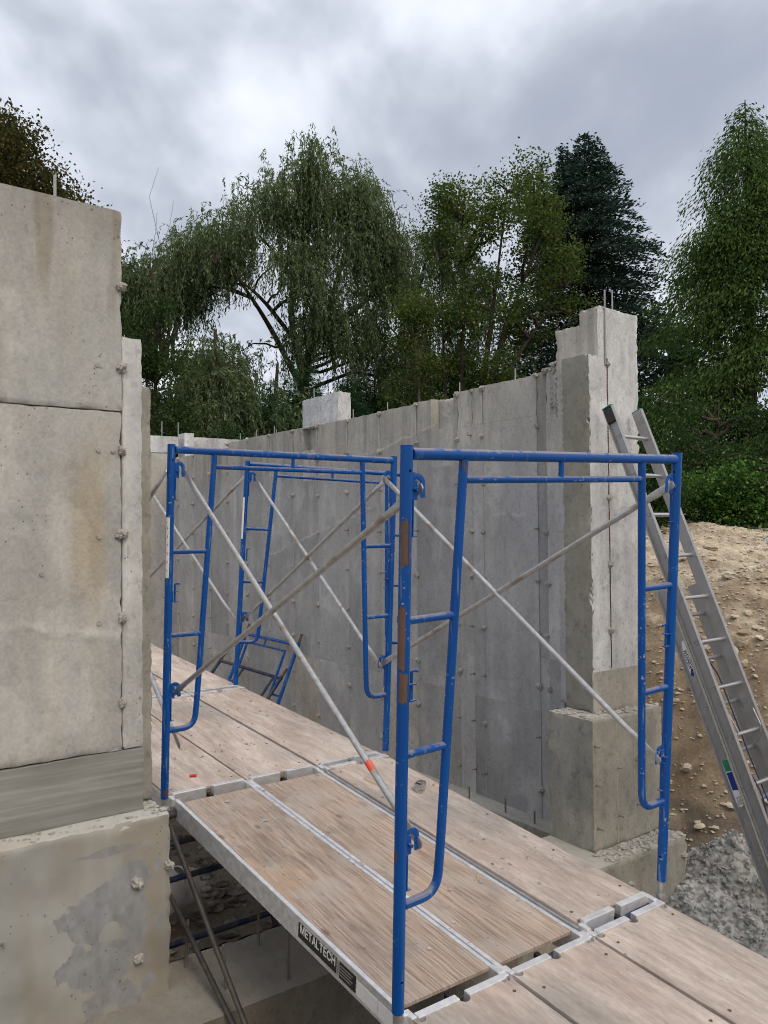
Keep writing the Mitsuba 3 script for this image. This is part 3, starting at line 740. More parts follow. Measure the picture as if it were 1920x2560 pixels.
def patch(M, u, w0, w1, a0, a1, r, mat, parent, name, seed=1, label=None):
    """A ragged skin patch on a tube: bare metal where the paint has gone, or a sticker."""
    na, nw = 12, max(6, int((w1 - w0) / .02)); v = []
    for iw in range(nw + 1):
        j = (meshkit.noise(np.array([iw * .7, seed, .5])) - .5) * .25; j2 = (meshkit.noise(np.array([iw * .7, seed + 5, .5])) - .5) * .25
        for ia in range(na + 1):
            a = math.radians(a0 + (a1 - a0) * ia / na + (j * 60 if ia == 0 else j2 * 60 if ia == na else 0) * (name != 'sticker'))
            ww = w0 + (w1 - w0) * iw / nw + ((meshkit.noise(np.array([ia * .9, seed, iw])) - .5) * .02 if iw in (0, nw) and name != 'sticker' else 0)
            v.append([u + r * math.cos(a), r * math.sin(a), ww])
    i, j = np.meshgrid(np.arange(nw), np.arange(na), indexing='ij'); n = na + 1
    q = np.stack([i * n + j, i * n + j + 1, (i + 1) * n + j + 1, (i + 1) * n + j], -1).reshape(-1, 4)
    return part(parent, name, (np.array(v), q), mat, True, to=tw(M), label=label)


for w0, w1, a0, a1 in ((1.545, 1.70, -165, -95), (1.20, 1.41, -175, -105), (1.09, 1.185, -155, -80), (1.55, 1.69, -85, -70)):
    patch(Ms[0], 0, w0, w1, a0 - 10, a1 - 10, RT + .0006, 'mat_rust', F1 + '__leg', 'bare_patch', int(w0 * 90), label='brown patch where the blue paint has come off')
patch(Ms[1], 0, 1.22, 1.55, -172, -112, RT + .0007, 'mat_white', F2 + '__leg', 'sticker', 3, label='white sticker up the leg')
patch(Ms[2], 0, 1.27, 1.63, -172, -112, RT + .0007, 'mat_white', F3 + '__leg', 'sticker', 4, label='torn white sticker up the leg')
for k in range(6):   # print on the sticker
    patch(Ms[1], 0, 1.255 + k * .046, 1.266 + k * .046, -150, -138, RT + .0012, 'mat_green' if k == 5 else 'mat_ladder', F2 + '__leg', 'sticker_print', 9)


def brace(a, b, va, vb, i, j, label, group=None, name='cross_brace', ua=None):
    """One pair of crossed galvanised tubes with flattened, drilled ends between two legs; a and b are (frame, u) of each leg."""
    t = thing(name, label, 'brace', group)
    for k, (w0, w1) in enumerate(((1.80, .585), (.585, 1.80))):
        off = 0.006 if k == 0 else 0.030
        p0, p1 = loc(a[0], a[1] + off * a[2], 0, w0) if len(a) == 3 else a[3](w0, off), loc(b[0], b[1] + off * b[2], 0, w1) if len(b) == 3 else b[3](w1, off)
        part(t, 'tube', brace_tube(p0, p1), 'mat_galv', 40)
    return t


def brace_tube(p0, p1, r=.0135, over=(.025, .025)):
    d = (p1 - p0) / np.linalg.norm(p1 - p0); n = np.linalg.norm(p1 - p0)
    s = np.array([-over[0], -over[0] + .008, .07, .13, .2, n / 2, n - .2, n - .13, n - .07, n + over[1] - .008, n + over[1]])
    rx = np.array([.003, .003, .0032, .010, r, r, r, .010, .0032, .003, .003]); ry = np.array([.010, .0185, .0195, .017, r, r, r, .017, .0195, .0185, .010])
    side = np.cross(d, [0, 0, 1.0]); side /= np.linalg.norm(side)
    return sweep(p0 + s[:, None] * d, rx, 14, ry=ry, side=side)


IN = .045
brace((0, IN, 1), (1, IN, 1), 0, 0, 0, 1, 'crossed grey brace tubes with an orange mark between the two near frames')
brace((0, W - IN, -1), (1, W - IN, -1), 0, 0, 0, 1, 'crossed grey brace tubes between the two near frames along the long wall side')
brace((1, W - IN, -1), (2, IN, 1), 0, 0, 1, 2, 'pair of crossed grey brace tubes between the middle frame and the farthest frame')
t7 = thing('cross_brace', 'grey brace tubes behind the left wall with one loose drilled end hanging', 'brace')
gp = lambda u, w: (G @ np.array([u, 0, w, 1.0]))[:3]
part(t7, 'tube', brace_tube(loc(1, -.03, .01, 1.79), gp(W + .0, .585)), 'mat_galv', 40)
part(t7, 'tube', brace_tube(gp(W + .02, 1.79), loc(1, .062, -.03, .30)), 'mat_galv', 40)
t8 = thing('cross_brace', 'pair of thin looking crossed grey brace tubes beyond the farthest frame', 'brace')
e4 = lambda w: np.array([3.02, 8.65, -1.20 + w])
part(t8, 'tube', brace_tube(loc(2, -.02, .02, 1.80), e4(.585)), 'mat_galv', 40)
part(t8, 'tube', brace_tube(e4(1.80), loc(2, -.045, .02, .585)), 'mat_galv', 40)
# orange mark sprayed on the left brace
pa, pb = loc(1, IN + .03, 0, 1.80), loc(0, IN + .03, 0, .585)
pa, pb = loc(1, IN + .030, 0, 1.80), loc(0, IN + .030, 0, .585)
dd = (pb - pa) / np.linalg.norm(pb - pa); tm = 2.12
part('cross_brace', 'orange_mark', sweep([pa + dd * (tm - .035), pa + dd * (tm - .02), pa + dd * (tm + .02), pa + dd * (tm + .03)], [.0120, .01385, .0139, .0122], 12), 'mat_orange', 40)

# lower tier under the deck
def low_frame(k, hts, z0, label, legs=(0, W), x0=0.0):
    t = thing('scaffold', label, 'scaffold')
    o, r = O[k], R[k]
    for u in legs:
        top = o + r @ np.array([u, 0, -.155]); bot = top.copy(); bot[2] = z0
        part(t, 'leg', sweep([bot, top], RT, 16), 'mat_bluedark', 35)
        part(t, 'foot', cbox(bot - [.07, .07, .006], bot + [.07, .07, .006], .002), 'mat_rust', False)
    for w in hts:
        part(t, 'rung' if w < -.15 else 'header_bar', tube(o + r @ np.array([.02, 0, w]), o + r @ np.array([W - .02, 0, w]), .021 if w > -.15 else .0165, 14), 'mat_bluedark', 35)
    for u in (.70, 1.05):
        part(t, 'inner_post', tube(o + r @ np.array([u, 0, hts[-1]]), np.array([*(o + r @ np.array([u, 0, 0]))[:2], z0]), .0165, 12), 'mat_bluedark', 35)
    return t


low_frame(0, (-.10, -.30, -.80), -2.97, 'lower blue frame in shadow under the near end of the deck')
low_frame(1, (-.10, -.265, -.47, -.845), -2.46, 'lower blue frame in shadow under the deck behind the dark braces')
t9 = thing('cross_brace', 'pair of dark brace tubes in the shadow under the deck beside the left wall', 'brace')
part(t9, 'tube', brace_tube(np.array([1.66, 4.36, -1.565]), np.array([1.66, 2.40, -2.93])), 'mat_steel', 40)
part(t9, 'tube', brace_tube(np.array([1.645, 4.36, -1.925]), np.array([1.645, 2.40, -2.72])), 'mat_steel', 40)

# two frames leaning against the long wall
def lean_frame(z, y0, y1, label, mat, xt, xb, zt, H, low):
    """y0 / y1: ends along the wall, top at (xt, zt), foot at (xb, about -2.45)."""
    up = np.array([xt - xb, 0, zt + 2.45]); up /= np.linalg.norm(up); e = np.array([0, -1.0, 0]); base = np.array([xb, y1, -2.44])
    nrm = np.cross(e, up); Rm = np.stack([e, nrm, up], 1); w_ = y1 - y0; H = np.linalg.norm([xt - xb, zt + 2.45])
    t = thing('scaffold', label, 'scaffold'); M = tw(mat4(Rm, base))
    for u in (0, w_):
        part(t, 'leg', tube([u, 0, 0], [u, 0, H - .11], RT, 16), mat, 35, to=M)
        part(t, 'coupling_pin', tube([u, 0, H - .11], [u, 0, H], .017, 12), 'mat_rust', 35, to=M, label='rusty pin on top of the leg')
    part(t, 'header_bar', tube([0, 0, H - .14], [w_, 0, H - .14], .0205, 14), mat, 35, to=M)
    if low:
        part(t, 'lower_bar', tube([.2, 0, H - .24], [w_ - .25, 0, H - .24], .0135, 12), mat, 35, to=M)
        part(t, 'strut', tube([w_ * .42, 0, H - .24], [w_ * .42, 0, H - .14], .011, 10), mat, 35, to=M)
    for u in ((.12, w_ - .25) if low else (w_ * .42, .9 * w_)):
        part(t, 'inner_post', tube([u, 0, .05], [u, 0, H - (.24 if low else .14)], .0165, 12), mat, 35, to=M)
    for u0, u1 in ((0, .12), (w_ - .25, w_)):
        part(t, 'rung', tube([u0, 0, H * .40], [u1, 0, H * .40], .0135, 10), mat, 35, to=M)
    return t


lean_frame(0, 8.46, 9.84, 'blue scaffold frame leaning on the long wall, brown pin on top', 'mat_blue', 4.915, 4.42, -1.27, 1.2, True)
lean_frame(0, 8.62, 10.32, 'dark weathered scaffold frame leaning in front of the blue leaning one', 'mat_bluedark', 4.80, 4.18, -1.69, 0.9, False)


# ------------------------------------------------------------------ deck platforms
def platform(xa, xb, k0, k1, y_near, y_far, mat, seed, label, rails=(1, 1), group=None, side_deep=False, near_bar=True, far_bar=True, lift=0.0, dropnear=0.0):
    """A hook-on scaffold platform: plywood sheet in an aluminium frame, between deck heights k0 (near) and k1 (far)."""
    t = thing('scaffold_platform', label, 'scaffold platform', group)
    a = np.array([0.0, y_near, k0 + lift]); b = np.array([0.0, y_far, k1 + lift]); e = (b - a) / np.linalg.norm(b - a); n = np.cross([1.0, 0, 0], e); Rm = np.stack([[1.0, 0, 0], e, n], 1)
    M = tw(mat4(Rm, a)); ln = np.linalg.norm(b - a); r_ = np.random.default_rng(seed)
    g0, g1 = xa + (.024 if rails[0] else .004), xb - (.024 if rails[1] else .004)
    # plywood with a worn edge
    nn = 46; yy = np.linspace(.022, ln - .022, nn); wob = lambda s_: (meshkit.fbm(np.stack([yy * 9, yy * 0, yy * 0 + s_], -1), 4, seed) - .5) * .010
    left = np.stack([g0 + np.abs(wob(1)) * (0 if rails[0] else 1), yy], 1); right = np.stack([g1 - np.abs(wob(2)) * (0 if rails[1] else 1), yy], 1)
    from shapely.geometry import Polygon, box as sbox
    poly = Polygon(np.vstack([left, right[::-1]])).buffer(0)
    for yy_ in ((0, ln) if mat == 'mat_ply' else ()):
        for cx_, rr in (((xa + xb) / 2 + r_.uniform(-.01, .01), .024), (xa + .03, .022), (xb - .03, .022)):
            from shapely.geometry import Point
            poly = poly.difference(Point(cx_, yy_ + (.03 if yy_ == 0 else -.03)).buffer(rr, 8))
    pm = trimesh.creation.extrude_polygon(poly if poly.geom_type == 'Polygon' else max(poly.geoms, key=lambda g: g.area), .013, engine='earcut'); pm.apply_translation([0, 0, -.013])
    part(t, 'plywood_sheet', pm, mat, False, seeds(seed), to=M)
    for s, x in ((0, xa), (1, xb)):
        x0, x1 = (x + .001, x + .022) if s == 0 else (x - .022, x - .001)
        top = .0025 if rails[s] else -.016
        part(t, 'side_rail', cbox([x0, .0, -.105], [x1, ln, top], .002), 'mat_alu', False, to=M)
    cb = (xa + xb) / 2
    for yb, on in ((0, near_bar), (ln, far_bar)):
        sg = 1 if yb == 0 else -1
        if on:
            for x0, x1 in ((xa + .022, cb - .022), (cb + .022, xb - .022)):
                y0, y1 = sorted((yb + sg * .004, yb + sg * .036))
                part(t, 'end_bar', cbox([x0, y0, -.05], [x1, y1, (.014 if xb > 2.9 or mat == 'mat_ply' and y_near > 3 else .006) if sg < 0 else (.016 if y_near > 2.29 else .006)], .002), 'mat_alu', False, to=M)
        for x in (xa + .010, cb, xb - .010):
            y0, y1 = sorted((yb - sg * .028, yb + sg * .026))
            part(t, 'hook', cbox([x - .012, y0, -.045], [x + .012, y1, -.022 if abs(x - cb) < .01 else .004], .003), 'mat_alu' if abs(x - cb) > .01 else 'mat_dark', False, to=M)
    if mat == 'mat_ply':
        for k in range(10):
            x = xa + .05 if k % 2 else xb - .05; y = .12 + (k // 2) * (ln - .24) / 4 + r_.uniform(-.03, .03)
            part(t, 'screw', trimesh.creation.cylinder(.0065, .003, sections=10), 'mat_rust', 30, to=tw(mat4(Rm, a) @ mat4(np.eye(3), [x, y, .001])))
    return t, mat4(Rm, a), ln


ZD = [-1.692, -1.502, -1.375]
XS = (1.716, 2.190, 2.668, 3.148)
PG = 'scaffold platforms of the deck'
P1, MP1, LP1 = platform(XS[0], XS[1] - .002, ZD[0], ZD[1], 2.300, 4.335, 'mat_grain', 5, 'weathered grainy plywood platform with lettering stickers on its outer rail', near_bar=False, far_bar=False)
platform(XS[1] + .002, XS[2] - .016, ZD[0], ZD[1], 2.300, 4.335, 'mat_grain', 9, 'grainy brown plywood platform in the middle of the near bay', near_bar=False, far_bar=False)
P3, MP3, LP3 = platform(XS[2] + .010, XS[3], ZD[0], ZD[1], 2.300, 4.335, 'mat_ply', 13, 'smooth pinkish plywood platform of the near bay where the tape measure lies', rails=(0, 0), lift=.012)
platform(XS[0] - .02, XS[1] - .014, ZD[1], ZD[2], 4.385, 6.405, 'mat_ply', 17, 'pinkish plywood platform with a red scrap on it, next to the left wall', rails=(0, 0), lift=.012)
platform(XS[1] - .008, XS[2] - .020, ZD[1], ZD[2], 4.385, 6.405, 'mat_ply', 21, 'middle plywood platform of the middle bay with torn near edge', rails=(0, 0), lift=.010, near_bar=True)
platform(XS[2], XS[3] - .004, ZD[1], ZD[2], 4.385, 6.405, 'mat_ply', 25, 'plywood platform of the middle bay on the side of the long wall', rails=(0, 0), lift=.010)
d0 = (ZD[1] - ZD[0]) / 2.05
platform(XS[0] + .02, XS[1] + .012, ZD[0] - d0 * 2.1, ZD[0], .22, 2.278, 'mat_ply', 29, 'plywood platform at the bottom edge of the picture beside the nearest leg', rails=(0, 0), lift=-.008)
platform(XS[1] + .022, XS[2] + .014, ZD[0] - d0 * 2.1, ZD[0], .22, 2.278, 'mat_ply', 33, 'plywood platform at the bottom of the picture between its two neighbours', rails=(0, 0), lift=-.008)
platform(XS[2] + .024, XS[3] + .03, ZD[0] - d0 * 2.1, ZD[0], .22, 2.278, 'mat_ply', 37, 'plywood platform at the lower right corner of the picture', rails=(0, 0), lift=-.008)
d2 = (ZD[2] - ZD[1]) / 2.05
for k, (xa, xb) in enumerate(((1.70, 2.17), (2.18, 2.65), (2.66, 3.135))):
    platform(xa, xb, ZD[2], ZD[2] + d2 * 2.1, 6.45, 8.60, 'mat_ply', 41 + k * 4, ('left', 'middle', 'right hand')[k] + ' plywood platform of the farthest bay of the deck', rails=(0, 0), lift=.012)


def deck(x, y):
    z = float(np.interp(y, [0.2, 2.3, 4.36, 6.43, 8.6], [ZD[0] - d0 * 2.1, ZD[0], ZD[1], ZD[2], ZD[2] + d2 * 2.1]))
    return z + (.013 if (y > 4.36 or (y > 2.3 and x > 2.67)) else (0.002 if y > 2.3 else -.006))


# sticker plates and lettering on the outer rail of the left platform
def on_rail(mesh, y, z, mat, name, label=None):
    Q = np.eye(4); Q[:3, :3] = np.stack([[0, -1, 0], [0, 0, 1], [-1, 0, 0]], 1); Q[:3, 3] = [XS[0] + .0008, y, z]
    return part(P1 + '__side_rail', name, mesh, mat, False, to=tw(MP1 @ Q), label=label)


on_rail(box([0, -.082, 0], [.295, -.018, .0012]), .70, 0, 'mat_black', 'sticker', 'black sticker with white capital lettering')
on_rail(box([.300, -.082, 0], [.312, -.022, .0012]), .70, 0, 'mat_ladder', 'sticker')
on_rail(box([.317, -.085, 0], [.43, -.02, .0012]), .70, 0, 'mat_black', 'sticker')
on_rail(box([.435, -.088, 0], [.57, -.03, .0012]), .70, 0, 'mat_white', 'sticker', 'pale worn sticker')
on_rail(box([.575, -.09, 0], [.68, -.03, .0012]), .70, 0, 'mat_white', 'sticker')
tx = meshkit.text_mesh('METALTECH', .036, .0006, True); tx.apply_scale([.275 / tx.bounds[1][0], 1, 1]); tx.apply_translation([.012, -.056, .0012])
on_rail(tx, .70, 0, 'mat_white', 'lettering')
for k in range(4):
    on_rail(box([.32, -.036 - k * .012, .0012], [.41 - .01 * (k % 2), -.031 - k * .012, .0016]), .70, 0, 'mat_ladder', 'small_print')
# ------------------------------------------------------------------ extension ladder leaning on the pier
LA, LZ = math.radians(67.9), 0.03
Ld = np.array([math.sin(LZ) * math.cos(LA), -math.cos(LZ) * math.cos(LA), -math.sin(LA)])      # down the ladder
Lx = np.array([math.cos(LZ), math.sin(LZ), 0.0]); Ln = np.cross(Lx, Ld)                          # across; Ln points to the wall / down
if Ln[1] < 0: Ln = -Ln
LT = np.array([4.775, 3.700, .638]); LW_ = .325
MLm = mat4(np.stack([Lx, Ln, -Ld], 1), LT); ML = tw(MLm)      # local: x across, y towards the wall, z up the ladder
LD = thing('extension_ladder', 'grey aluminium extension ladder leaning on the pier with green end caps', 'ladder')


def channel(x_in, out, y0, y1, z0, z1):
    """A C rail: web at x_in, flanges turned outwards."""
    t = .0035; xo = x_in + out * .030
    a, b = sorted((x_in, x_in + out * t)); c, d = sorted((x_in, xo))
    return cat([box([a, y0, z0], [b, y1, z1]), box([c, y0 - .001, z0], [d, y0 + t, z1]), box([c, y1 - t, z0], [d, y1 + .001, z1])])


def dsock(x, out, y, z):
    o = [(math.cos(t) * .019, math.sin(t) * .019) for t in np.linspace(math.pi, 2 * math.pi, 10)]
    ring = sweep([[x + out * .004, y + q, z + .006 + w] for q, w in o + [(.019, .004), (-.019, .004), (-.019, 0)]], .0035, 6)
    return ring, trimesh.Trimesh(*[np.array(v) for v in (([[x + out * .0025, y, z]] + [[x + out * .0025, y + q * .9, z + .006 + w * .9] for q, w in o + [(.019, .003), (-.019, .003)]]), [[0, k, k + 1] for k in range(1, 12)])], process=False)


for sname, y0, y1, zt, zb, lz in (('fly', -.040, .040, .235, -3.75, 0.0), ('base', .046, .126, -1.11, -3.88, 0.10)):
    for s, (x, out) in enumerate(((0.0, -1), (LW_, 1))):
        if sname == 'base': x = x - .022 if s == 0 else x + .022
        rl = part(LD, f'{sname}_rail', channel(x, out, y0, y1, zb, zt), 'mat_ladder', False, to=ML)
        if sname == 'fly':
            part(rl, 'end_cap', cat([cbox([min(x, x + out * .031) - .001, y0 - .002, zt - .005], [max(x, x + out * .031) + .001, y1 + .002, zt + .004], .002)]), 'mat_green', False, to=ML, label='green plastic end cap')
            part(rl, 'end_pad', cbox([min(x, x + out * .028), y0 + .005, zt - .12], [max(x, x + out * .006), y1 - .005, zt - .024], .002), 'mat_black', False, to=ML)
    k = 0
    while True:
        z = -.305 * k - (0 if sname == 'fly' else 1.22 + lz)
        if z < zb + .1: break
        yc = (y0 + y1) / 2
        part(LD, f'{sname}_rung', sweep([[-.022 * (sname == 'base'), yc, z], [LW_ + .022 * (sname == 'base'), yc, z]], .0165, 12, ry=.014), 'mat_rung', 30, to=ML)
        xs = 0.0 if sname == 'fly' else -.022
        ring, hole = dsock(xs, -1, yc, z)
        part(LD + f'__{sname}_rail', 'rung_end', ring, 'mat_ladder', 30, to=ML); part(LD + f'__{sname}_rail', 'rung_hollow', two_sided(hole), 'mat_dark', False, to=ML)
        k += 1
for x, out in ((0.004, 1), (LW_ - .004, -1)):      # rung locks
    z = -.305 * 7
    pl = plate([(-.045, .03), (.035, .15), (.05, .02), (.03, -.09), (-.02, -.05)], .004)
    Q = np.eye(4); Q[:3, :3] = np.stack([[0, 1, 0], [1, 0, 0], [0, 0, 1]], 1); Q[:3, 3] = [x, .02, z]
    part(LD, 'rung_lock', pl, 'mat_ladder', False, to=tw(MLm @ Q)); part(LD, 'rung_lock_arm', sweep([[x + out * .01, -.03, z + .13], [x + out * .02, -.045, z + .02], [x + out * .012, -.02, z - .03]], .005, 6), 'mat_ladder', 30, to=ML)


def on_ladder(mesh, y, z, mat, name, label=None, x=-.0232):
    """Flat print on the outer face of the left base rail; text reads downwards."""
    Q = np.eye(4); Q[:3, :3] = np.stack([[0, 0, -1], [0, -1, 0], [-1, 0, 0]], 1); Q[:3, 3] = [x, y, z]
    return part(LD + '__base_rail', name, mesh, mat, False, to=tw(MLm @ Q), label=label)


def strip(pts, w, d):
    from shapely.geometry import LineString
    return trimesh.creation.extrude_polygon(LineString(pts).buffer(w), d, engine='earcut')


zl = -.305 * 5.0
tx = meshkit.text_mesh('WERNER', .026, .0006, True); tx.apply_scale([.125 / tx.bounds[1][0], 1, 1])
on_ladder(strip([(-.03, .016), (.02, .004), (.15, .0)], .018, .0007), .086, zl - .01, 'mat_white', 'sticker', 'white curved maker sticker', x=-.0262)
tx.apply_translation([.01, -.012, .0008]); on_ladder(tx, .086, zl - .01, 'mat_black', 'lettering', x=-.0262)
on_ladder(strip([(.145, .004), (.175, -.006)], .010, .0013), .086, zl - .01, 'mat_decal_blue', 'sticker_print', x=-.0262)
zs = -.305 * 7.42
on_ladder(box([0, -.024, 0], [.285, .024, .0007]), .086, zs, 'mat_white', 'sticker', 'blue white and green sticker', x=-.0262)
on_ladder(box([.0, -.022, .0007], [.07, .024, .0012]), .086, zs, 'mat_green', 'sticker_print', x=-.0262)
on_ladder(box([.075, -.020, .0007], [.185, .020, .0012]), .086, zs, 'mat_decal_blue', 'sticker_print', x=-.0262)
for k in range(9): on_ladder(box([.225 + k * .005, -.018, .0007], [.227 + k * .005, .018, .0012]), .086, zs, 'mat_black', 'sticker_print', x=-.0262)
on_ladder(strip([(0, 0), (.25, 0)], .020, .0007), .086, -.305 * 8.65, 'mat_rung', 'sticker', x=-.0262)

rp = lambda x, y, z: (MLm @ np.array([x, y, z, 1.0]))[:3]
r1 = [rp(.06, .02, -1.56), rp(.07, .02, -1.62), rp(.115, .0, -1.74), rp(.15, .02, -1.95), rp(.17, .03, -2.3), rp(.20, .03, -2.75), rp(.26, .02, -3.2), rp(.30, .0, -3.6)]
single('rope', 'blue rope hanging behind the rungs of the ladder', 'rope', sweep(bend(r1, .08, 5), .0048, 8), 'mat_rope', 40)
r2 = [rp(.05, .0, -1.58), rp(.045, -.03, -2.2), rp(.02, -.06, -2.55)]
b0 = rp(.02, -.06, -2.55)
single('rope', 'blue rope end hanging straight down in front of the left ladder rail', 'rope', sweep(bend([rp(.03, -.02, -2.38), rp(.015, -.055, -2.50), b0 + [-.005, -.01, -.12], b0 + [-.01, -.02, -.5], b0 + [-.012, -.02, -1.1]], .06, 5), .0048, 8), 'mat_rope', 40)

# ------------------------------------------------------------------ small things on and under the deck
def tilt(x, y, rz, s=1.0):
    a = (deck(x, y + .2) - deck(x, y - .2)) / .4; c, si = math.cos(rz), math.sin(rz)
    e = np.array([0, 1, a]); e /= np.linalg.norm(e); n = np.cross([1, 0, 0], e)
    return mat4(np.stack([[1, 0, 0], e, n], 1) @ np.array([[c, -si, 0], [si, c, 0], [0, 0, 1]]), [x, y, deck(x, y)])


TMx, TMy = 2.980, 3.765
M = tilt(TMx, TMy, math.radians(35)); TM = thing('tape_measure', 'scuffed silver tape measure lying on the pinkish platform', 'tape measure')
from shapely.geometry import Polygon as SPoly, Point as SPoint
outl = SPoly([(-.036, 0), (.038, 0), (.038, .030), (.030, .040), (-.010, .045), (-.026, .04), (-.036, .022)]).buffer(-.006).buffer(.006, 6)
body = trimesh.creation.extrude_polygon(outl, .034, engine='earcut')        # lies on its side
part(TM, 'case', body, 'mat_chrome', 25, to=tw(M @ mat4(np.eye(3) * 1.3, [0, -.02, .0])))
part(TM, 'face_plate', cat([trimesh.creation.cylinder(.015, .003, sections=20)]), 'mat_dark', 30, to=tw(M @ mat4(np.eye(3) * 1.3, [-.002, .008, .045])))
part(TM, 'clip', cbox([-.012, -.012, .0345], [.03, .012, .0375], .001), 'mat_chrome', False, to=tw(M @ mat4(np.eye(3) * 1.3, [.006, .004, .001])))
single('wood_splinter', 'split wood offcut lying near the tape measure', 'wood scrap', cat([cbox([-.06, -.009, 0], [.06, .006, .006], .002), cbox([-.07, .002, 0], [.03, .012, .005], .002)]), 'mat_stick', False, to=tw(tilt(2.80, 4.02, 1.75)))
single('wood_splinter', 'pale yellow wood splinter by the dark gap in the near bay', 'wood scrap', cbox([-.035, -.004, 0], [.035, .004, .003], .001), 'mat_stick', False, to=tw(tilt(2.60, 2.86, .9)))
single('plastic_scrap', 'small red plastic scrap on the deck behind the first joint', 'scrap', sweep(bend([[-.02, 0, .004], [0, .004, .006], [.02, 0, .004]], .01), .006, 10, ry=.010), 'mat_red', 35, to=tw(tilt(1.93, 4.62, -.4)))
single('deck_grit', 'grit and small concrete crumbs scattered over the deck', 'grit',
       cat([crumbs(1.75, 3.1, 2.4, 4.3, 0, 170, .002, .0062, 31, deck), crumbs(1.75, 2.25, 3.2, 4.25, 0, 60, .003, .010, 32, deck), crumbs(1.8, 3.1, 4.45, 6.3, 0, 120, .002, .0075, 33, deck), crumbs(1.9, 3.1, 1.5, 2.25, 0, 40, .0015, .004, 34, deck), crumbs(2.75, 3.1, 2.6, 3.2, 0, 40, .002, .006, 35, deck)]), 'mat_blob', False, kind='stuff')
Bk = thing('bucket', 'dirty white plastic bucket lying in the pit under the deck', 'bucket')
Mb = T().translate([1.80, 4.93, -2.30]).rotate([0, 0, 1], 25).rotate([0, 1, 0], 68)
ring = [(.118, -.16), (.132, .15), (.146, .152), (.146, .165), (.134, .166), (.128, .16), (.114, -.155), (0, -.155)]
part(Bk, 'shell', trimesh.creation.revolve(np.array([(0, -.16)] + ring), sections=28), 'mat_bucket', 35, to=Mb)
part(Bk, 'handle', sweep([[.146 * math.cos(t), .15 * math.sin(t), .15 - .06 * math.sin(t)] for t in np.linspace(.1, 3.04, 14)], .003, 6), 'mat_rod', 30, to=Mb)
single('bucket', 'white plastic lid or tub lying beside the bucket under the deck', 'tub', trimesh.creation.revolve(np.array([(0, -.05), (.115, -.05), (.13, .06), (.122, .06), (.108, -.042), (0, -.042)]), sections=26), 'mat_bucket', 35, to=T().translate([2.03, 5.02, -2.29]).rotate([0, 0, 1], 190).rotate([0, 1, 0], 75))
gz = lambda x, y: float(ground_h(np.array(x), np.array(y)))
single('pit_rubble', 'broken concrete and small stones strewn on the pit floor under the deck', 'rubble', cat([crumbs(1.5, 3.2, 4.25, 6.3, 0, 420, .008, .032, 41, gz), crumbs(1.6, 2.4, 4.9, 6.0, 0, 60, .02, .05, 42, gz)]), 'mat_rubble', False, kind='stuff')

# ------------------------------------------------------------------ stones, sticks and gravel on the bank
def rock_mesh(seed, flat=.62):
    s = trimesh.creation.icosphere(1, 1.0); v = np.sign(s.vertices) * np.abs(s.vertices) ** .75
    s.vertices = v * (0.35 + 1.2 * meshkit.fbm(v * 1.1 + seed * 3.3, 2, seed))[:, None] * np.array([1.15, .9, flat]); return s


ROCKS = [shp(rock_mesh(k, (.55, .7, .35, .6, .8, .3)[k % 6]), 'mat_stone', 22, seeds(k)) for k in range(12)]
rr = np.random.default_rng(17); n = 0
def rock(x, y, s, label, group):
    k = thing('rock', label, 'rock', group)
    scene[k] = {**ROCKS[rr.integers(12)], 'to_world': T().translate([x, y, gz(x, y) + s * .10]).rotate([0, 0, 1], float(rr.uniform(0, 360))).rotate([1, 0, 0], float(rr.uniform(-20, 20))).scale([s * float(rr.uniform(.8, 1.3)), s, s * float(rr.uniform(.7, 1.1))])}


for _ in range(26):
    rock(7.15 + rr.normal() * .28, 4.25 + rr.normal() * .20, rr.uniform(.028, .062), 'pale stone in the heap of stones halfway up the dirt bank', 'stones heaped on the bank')
for _ in range(48):
    x = 6.3 + rr.random() ** 1.5 * 5.5; u = rr.uniform(.46, .84)
    rock(x, x * u, rr.uniform(.008, .026) * (1 + .08 * x), 'pale stone scattered over the brown dirt bank', 'stones scattered on the bank')
for x, y, s in ((6.2, 3.75, .05), (6.05, 3.95, .05), (6.35, 4.25, .055), (6.3, 3.5, .045), (6.65, 4.6, .06), (7.9, 4.75, .08), (8.6, 5.4, .08)):
    rock(x, y, s, 'pale stone scattered over the brown dirt bank', 'stones scattered on the bank')
single('pebbles', 'fine pebbles and clods over the dirt bank', 'pebbles', cat([crumbs(5.7, 8.2, 3.0, 6.2, 0, 2400, .006, .019, 51, gz), crumbs(8, 12, 4.3, 8.5, 0, 1300, .008, .026, 52, gz)]), 'mat_stone', False, seeds(5), kind='stuff')
sx, sy = 6.18, 3.52
single('stick', 'bare forked stick lying down the steep dirt bank', 'stick', cat([sweep(np.array([[0, 0, .02], [-.07, -.02, -.14], [-.14, -.05, -.30], [-.17, -.05, -.40]]) + [sx, sy, gz(sx, sy) + .10], [.009, .012, .014, .016], 7), sweep(np.array([[-.11, -.04, -.22], [-.02, -.06, -.20], [.03, -.09, -.18]]) + [sx, sy, gz(sx, sy) + .10], [.006, .005, .003], 6)]), 'mat_stick', 30)
lx, ly = 6.95, 3.55
single('log', 'broken branch stub lying on the bank at the right edge of the picture', 'log', sweep(np.array([[-.12, .10, 0], [0, 0, .05], [.20, -.12, .08], [.5, -.3, .08]]) + [lx, ly, gz(lx, ly) + .05], [.035, .04, .04, .045], 9), 'mat_stick', 30)


